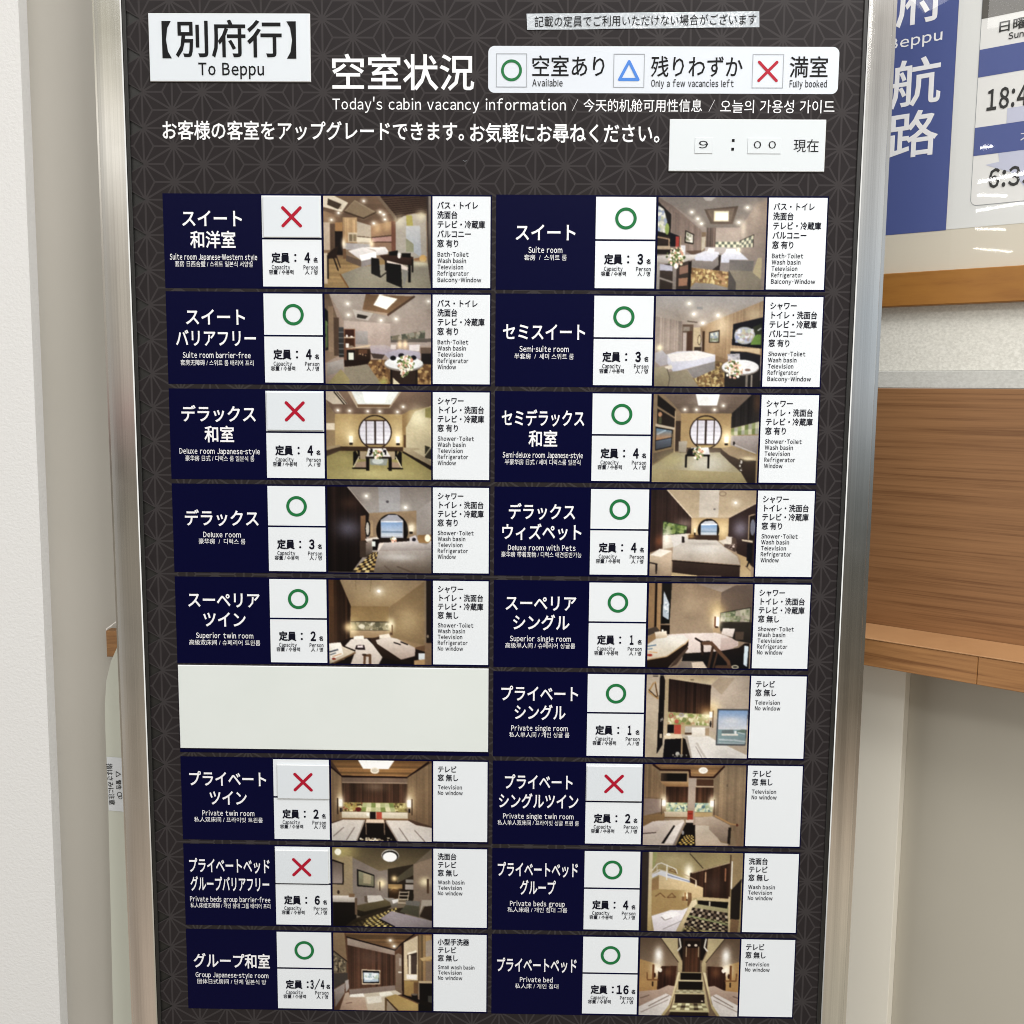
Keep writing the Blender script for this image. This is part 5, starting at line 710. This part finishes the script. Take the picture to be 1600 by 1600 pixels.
# ink extents in millimetres on the board: (x0, x1, middle) per line of the name, then English, then Chinese / Korean
INK = {'L1':[(22.9,95.9,31.9),(32.1,87.4,57.0),(6.7,113.3,77.7),(12.7,107.6,86.0)],'L2':[(24.0,96.9,149.4),(11.0,109.6,175.0),(18.9,102.7,195.7),(15.9,106.0,204.9)],'L3':[(15.1,107.5,267.5),(42.9,79.8,292.6),(11.2,111.6,313.8),(18.3,104.4,322.7)],'L4':[(15.4,108.2,397.5),(38.0,85.4,418.5),(32.0,90.9,427.0)],'L5':[(16.1,107.3,502.0),(34.9,88.9,527.1),(24.9,98.1,548.1),(16.1,106.7,557.1)],'L7':[(10.7,110.6,737.4),(36.4,84.8,763.0),(26.5,94.2,783.8),(15.6,105.0,792.6)],'L8':[(7.2,112.7,855.4),(8.1,111.6,880.7),(6.9,112.6,901.9),(7.3,112.5,910.6)],'L9':[(9.0,110.3,987.7),(11.0,107.9,1007.8),(13.3,104.8,1017.0)],'R1':[(427.1,499.3,46.2),(442.7,483.7,67.0),(437.7,489.1,75.8)],'R2':[(412.5,512.9,164.6),(432.9,493.1,185.3),(426.7,499.4,194.1)],'R3':[(411.9,513.6,269.4),(445.0,480.6,294.6),(413.3,512.4,315.0),(416.1,509.6,323.7)],'R4':[(421.5,504.2,385.5),(413.4,512.3,411.0),(420.7,505.2,431.0),(412.5,512.8,439.6)],'R5':[(418.2,507.4,501.5),(427.8,499.2,526.4),(424.1,501.2,547.4),(418.3,506.6,556.3)],'R6':[(413.7,511.5,618.8),(430.8,495.9,643.4),(426.7,499.0,664.3),(424.2,501.1,673.0)],'R7':[(419.1,506.3,735.9),(411.6,514.0,761.5),(417.1,508.1,782.0),(410.1,515.1,790.9)],'R8':[(410.7,514.9,854.4),(439.6,486.4,879.1),(426.9,498.4,901.3),(423.8,501.7,909.8)],'R9':[(410.7,515.3,986.7),(440.8,484.0,1007.1),(434.5,491.6,1016.1)]}

AM = dict(suite=(('バス・トイレ','洗面台','テレビ・冷蔵庫','バルコニー','窓 有り'),('Bath・Toilet','Wash basin','Television','Refrigerator','Balcony・Window')), L2=(('バス・トイレ','洗面台','テレビ・冷蔵庫','窓 有り'),('Bath・Toilet','Wash basin','Television','Refrigerator','Window')),
 R2=(('シャワー','トイレ・洗面台','テレビ・冷蔵庫','バルコニー','窓 有り'),('Shower・Toilet','Wash basin','Television','Refrigerator','Balcony・Window')), dlx=(('シャワー','トイレ・洗面台','テレビ・冷蔵庫','窓 有り'),('Shower・Toilet','Wash basin','Television','Refrigerator','Window')),
 sup=(('シャワー','トイレ・洗面台','テレビ・冷蔵庫','窓 無し'),('Shower・Toilet','Wash basin','Television','Refrigerator','No window')), prv=(('テレビ','窓 無し'),('Television','No window')), bed=(('洗面台','テレビ','窓 無し'),('Wash basin','Television','No window')), grp=(('小型手洗器','テレビ','窓 無し'),('Small wash basin','Television','No window')))
AMK = dict(L1='suite',R1='suite',L2='L2',R2='R2',L3='dlx',L4='dlx',R3='dlx',R4='dlx',L5='sup',R5='sup',R6='prv',L7='prv',R7='prv',R9='prv',L8='bed',R8='bed',L9='grp')
LW = dict(zip(('Bath・Toilet','Wash basin','Television','Refrigerator','Balcony・Window','Window','Shower・Toilet','No window','Small wash basin'), (37.6,34.5,31,37.8,53,22.6,45,32,48)))
DY = dict(L1=1.8, R1=1.2)
def row_top(k): return 1.0+117.85*(int(k[1])-1)+DY.get(k, 0)
def photo_mesh(k, x0, d0, x1, d1, h, parent):
    a = globals()['pic_'+k]().out()
    me = bpy.data.meshes.new('room_photo'); o = bpy.data.objects.new('room_photo', me); COL.objects.link(o); o.parent = parent
    xs = np.linspace(x0, x1, GW+1); ds = np.linspace(d0, d1, GH+1); X, D = np.meshgrid(xs, ds)
    v = np.stack([X/1000, np.full_like(X, -h/1000), ZT-D/1000], -1).reshape(-1, 3)
    i = (np.arange(GH)[:, None]*(GW+1)+np.arange(GW)).reshape(-1); f = np.stack([i, i+GW+1, i+GW+2, i+1], -1)
    me.vertices.add(len(v)); me.vertices.foreach_set('co', v.ravel()); me.loops.add(f.size); me.loops.foreach_set('vertex_index', f.ravel().astype(np.int32))
    me.polygons.add(len(f)); me.polygons.foreach_set('loop_start', np.arange(0, f.size, 4, dtype=np.int32)); me.update(calc_edges=True)
    a = a.mean(2, keepdims=True)*.22+a*.78; a = np.clip(a*1.05, 0, 1)**1.16; a = a+.18*(a-.5)*(1-np.abs(2*a-1)); a = np.clip(a, 0, 1)
    p = np.pad(a, ((0, 1), (0, 1), (0, 0)), mode='edge'); p = (p+np.roll(p, 1, 0)+np.roll(p, 1, 1)+np.roll(np.roll(p, 1, 0), 1, 1))/4; p[0] = p[1]; p[:, 0] = p[:, 1]
    p = np.where(p < .04045, p/12.92, ((p+.055)/1.055)**2.4)*.95
    at = me.attributes.new('ink', 'FLOAT_COLOR', 'POINT'); at.data.foreach_set('color', np.concatenate([p.reshape(-1, 3), np.ones((p.shape[0]*p.shape[1], 1))], 1).ravel().astype(np.float32))
    me.materials.append(M_photo); return o
for k, (nm, en, zk, st, cap) in YJ.items():
    x = 0 if k[0] == 'L' else 403.4; d = row_top(k); lines = nm.split('|'); ink = INK[k]
    P_ = MB(); P_.rect(x, d, x+398.2, d+112.2, .4)
    pan = P_.build('room_panel', M_navy, vb); pan['label'] = 'navy panel for the %s, %s column' % (en, 'left' if k[0] == 'L' else 'right')
    T_ = MB()
    for q, s in enumerate(lines): T_.text(s, ink[q][0], ink[q][1], ink[q][2], 21.6, .8, bold=.018)
    q = len(lines); T_.text(en, ink[q][0], ink[q][1], ink[q][2], 9.2, .8, bold=.010); T_.text(zk, ink[q+1][0], ink[q+1][1], ink[q+1][2], 7.6, .8, bold=.0)
    T_.build('room_name', M_letter, pan)
    V_ = MB(); V_.rect(x+120, d+2, x+192, d+51.6, .8, 0)
    if st == 'O': V_.ring(x+156.2, d+27.2, 12.9, 9.2, 1.2, 1)
    V_.build('vacancy_cell', [M_white, M_green], pan)
    C = MB(); C.rect(x+120, d+53.8, x+192, d+109.6, .8, 0); c0 = d+53.8
    C.text('定員', x+130.8, x+153.3, c0+21.5, 12.6, 1.2, 1, bold=.036)
    for q in (-3.4, 3.4): C.poly([(x+160+1.35*math.cos(a*.5236), c0+21.6+q+1.35*math.sin(a*.5236)) for a in range(12)], 1.2, 1)
    cw = {'3/4': (165.5, 184), '16': (167, 183)}.get(cap, (171, 178)); 
    if cap == '1': cw = (172.2, 176.8)
    C.text(cap, x+cw[0]-(2 if len(cap) > 1 else 0), x+cw[1]-(2 if len(cap) > 1 else 0), c0+21.3, 15.4, 1.2, 1, bold=.042)
    nx = 0 if len(cap) == 1 else 2.6
    C.text('名', x+181.9+nx, x+187+nx, c0+24.0, 6.2, 1.2, 1, bold=.04); C.text('Capacity', x+131, x+153.4, c0+32.8, 6.6, 1.2, 1, bold=.018); C.text('Person', x+169.8, x+187.4, c0+32.8, 6.6, 1.2, 1, bold=.018)
    C.text('容量 / 수용력', x+127.4, x+157.5, c0+38.6, 5.9, 1.2, 1, bold=.016); C.text('人 / 명', x+171.4, x+186.8, c0+38.6, 5.9, 1.2, 1, bold=.016)
    C.build('capacity_cell', [M_white, M_ink], pan)
    photo_mesh(k, x+194.8, d+2, x+324.6, d+110.4, .8, pan)
    A = MB(); A.rect(x+326.8, d+2, x+396.6, d+109.8, .8, 0); y = d+12.4; jp, eg = AM[AMK[k]]
    for s in jp: A.text(s, x+332.3, None, y, 9.7, 1.2, 1, bold=.018, xs=.855, al='l'); y += 11.2
    y += 1.6
    for s in eg: A.text(s, x+332.8, x+332.8+LW[s], y, 7.1, 1.2, 1, bold=.014); y += 7.55
    A.build('amenity_cell', [M_white, M_ink], pan)
P_ = MB(); P_.rect(0, row_top('L6'), 398.2, row_top('L6')+112.2, .4)
tag(P_.build('covered_panel', M_navy, vb), 'navy panel almost wholly hidden behind the blank white plate')

# ---------------------------------------------------------------- loose plates and cards stuck on the board
dp = MB(); dp.box(-9.6, -203.6, 182.2, -126.4, .2, 2.6, 0, .5, 1)
o = tag(dp.build('destination_plate', [M_plate, M_edge]), 'white plate with the black heading for sailings to Beppu, top left', 'sign plate')
T_ = MB(); T_.text('別府行', 22.2, 148.6, -174.8, 44.5, 3.0, bold=.012)
for sx_, xx in ((1, 6.2), (-1, 165.6)):
    w = 11.2; f = lambda u: xx+u if sx_ == 1 else xx-u
    T_.poly([(f(0), -194.6), (f(w), -194.6), (f(w-4.4), -187.0), (f(w-6.4), -173.5), (f(w-4.4), -160.0), (f(w), -152.4), (f(0), -152.4)], 3.0)
T_.text('To Beppu', 48.6, 126.8, -140.4, 18.7, 3.0, bold=.016)
T_.build('plate_lettering', M_black, o)
ns = MB()
for i in range(48):
    u0, u1 = i/48, (i+1)/48; e = lambda u: (437.8+272.8*u, -204.6-3.4*u, .7+.5*math.sin(u*21)*math.sin(u*9)); g = lambda u: (438.8+272.7*u, -186.4-4.0*u, .7+.4*math.sin(u*17+1))
    ns.face([e(u0), g(u0), g(u1), e(u1)])
o = tag(ns.build('notice_tape', M_tape), 'narrow glossy label tape stuck slightly askew above the legend', 'label tape')
T_ = MB(); T_.text('記載の定員でご利用いただけない場合がございます', 447.5, 707.5, -197.2, 13.2, 1.5, rot=-.0135); T_.build('tape_lettering', M_black, o)
M_time = mat('plate_time', (.66, .70, .725), rough=.22, spec=.3, bump=((14, 14, 14), .1))
tp = MB(); tp.box(609.2, -85.6, 794, -25.8, .2, 2.4, 0, .5, 1)
tp_o = tag(tp.build('time_plate', [M_time, M_edge]), 'pale plate showing the time of the information, under the legend', 'sign plate')
T_ = MB(); T_.rect(683.2, -62.8, 686.4, -59.6, 2.8); T_.rect(682.8, -52.8, 686.0, -49.6, 2.8); T_.build('colon_mark', M_black, tp_o); T_ = MB(); T_.text('現在', 756.5, 786, -55.6, 16.2, 2.8); T_.build('plate_lettering', M_black, tp_o)
for nm_, x0, x1, s, a, b, lab in (('9', 639.4, 660.4, '9', 644, 655, 'small digit card showing 9 on the time plate'), ('00', 702, 741.4, '0 0', 709, 735.4, 'wider digit card showing 00 on the time plate')):
    q = MB(); q.box(x0, -64.2, x1, -46, 2.45, 3.3, 0, .3, 0); o = tag(q.build('digit_card', [M_time]), lab, 'digit card', 'digit cards on the time plate')
    q = MB(); q.text(s, a, b, -56.2, 11.4, 3.7); q.build('card_lettering', M_black, o)
sm = MB(); sm.poly([(362.2, -38.2), (365.4, -36.6), (368.6, -37.4), (365.6, -36.0)], .5); sm.build('scuff_mark', M_grey, vb)
bc = MB(); bc.box(1.0, 586.8, 397.2, 696.4, .6, 2.6, 0, .6, 1)
tag(bc.build('blank_plate', [M_cover, M_edge]), 'long blank white plate covering one row of the left column', 'blank plate')
for k, dx, dd, w, hh, lab in (('L1', 2.2, 1.2, 69.2, 48.2, 'fully booked card with red cross on the Japanese-Western suite row'), ('L3', 1.8, 1.6, 69.6, 46.6, 'fully booked card with red cross on the Japanese-style deluxe row'),
                         ('L7', 5.6, 6.6, 66.8, 45.2, 'fully booked card sitting low and to the right on the private twin row'), ('L8', .6, 4.0, 69.4, 45.4, 'fully booked card on the barrier-free beds group row'), ('R7', 1.0, 2.4, 69.6, 46.6, 'fully booked card with red cross in the right column')):
    x = 120+(0 if k[0] == 'L' else 403.4)+dx; d = row_top(k)+2+dd
    q = MB(); q.box(x, d, x+w, d+hh, 1.3, 3.4, 0, .5, 1); o = tag(q.build('booked_card', [M_plate, M_edge]), lab, 'status card', 'fully booked cards with a red cross')
    c_ = MB(); c_.cross(x+w/2, d+hh/2, 11.9, 3.9, 3.8, 0); c_.build('cross_mark', M_red, o)
flush()
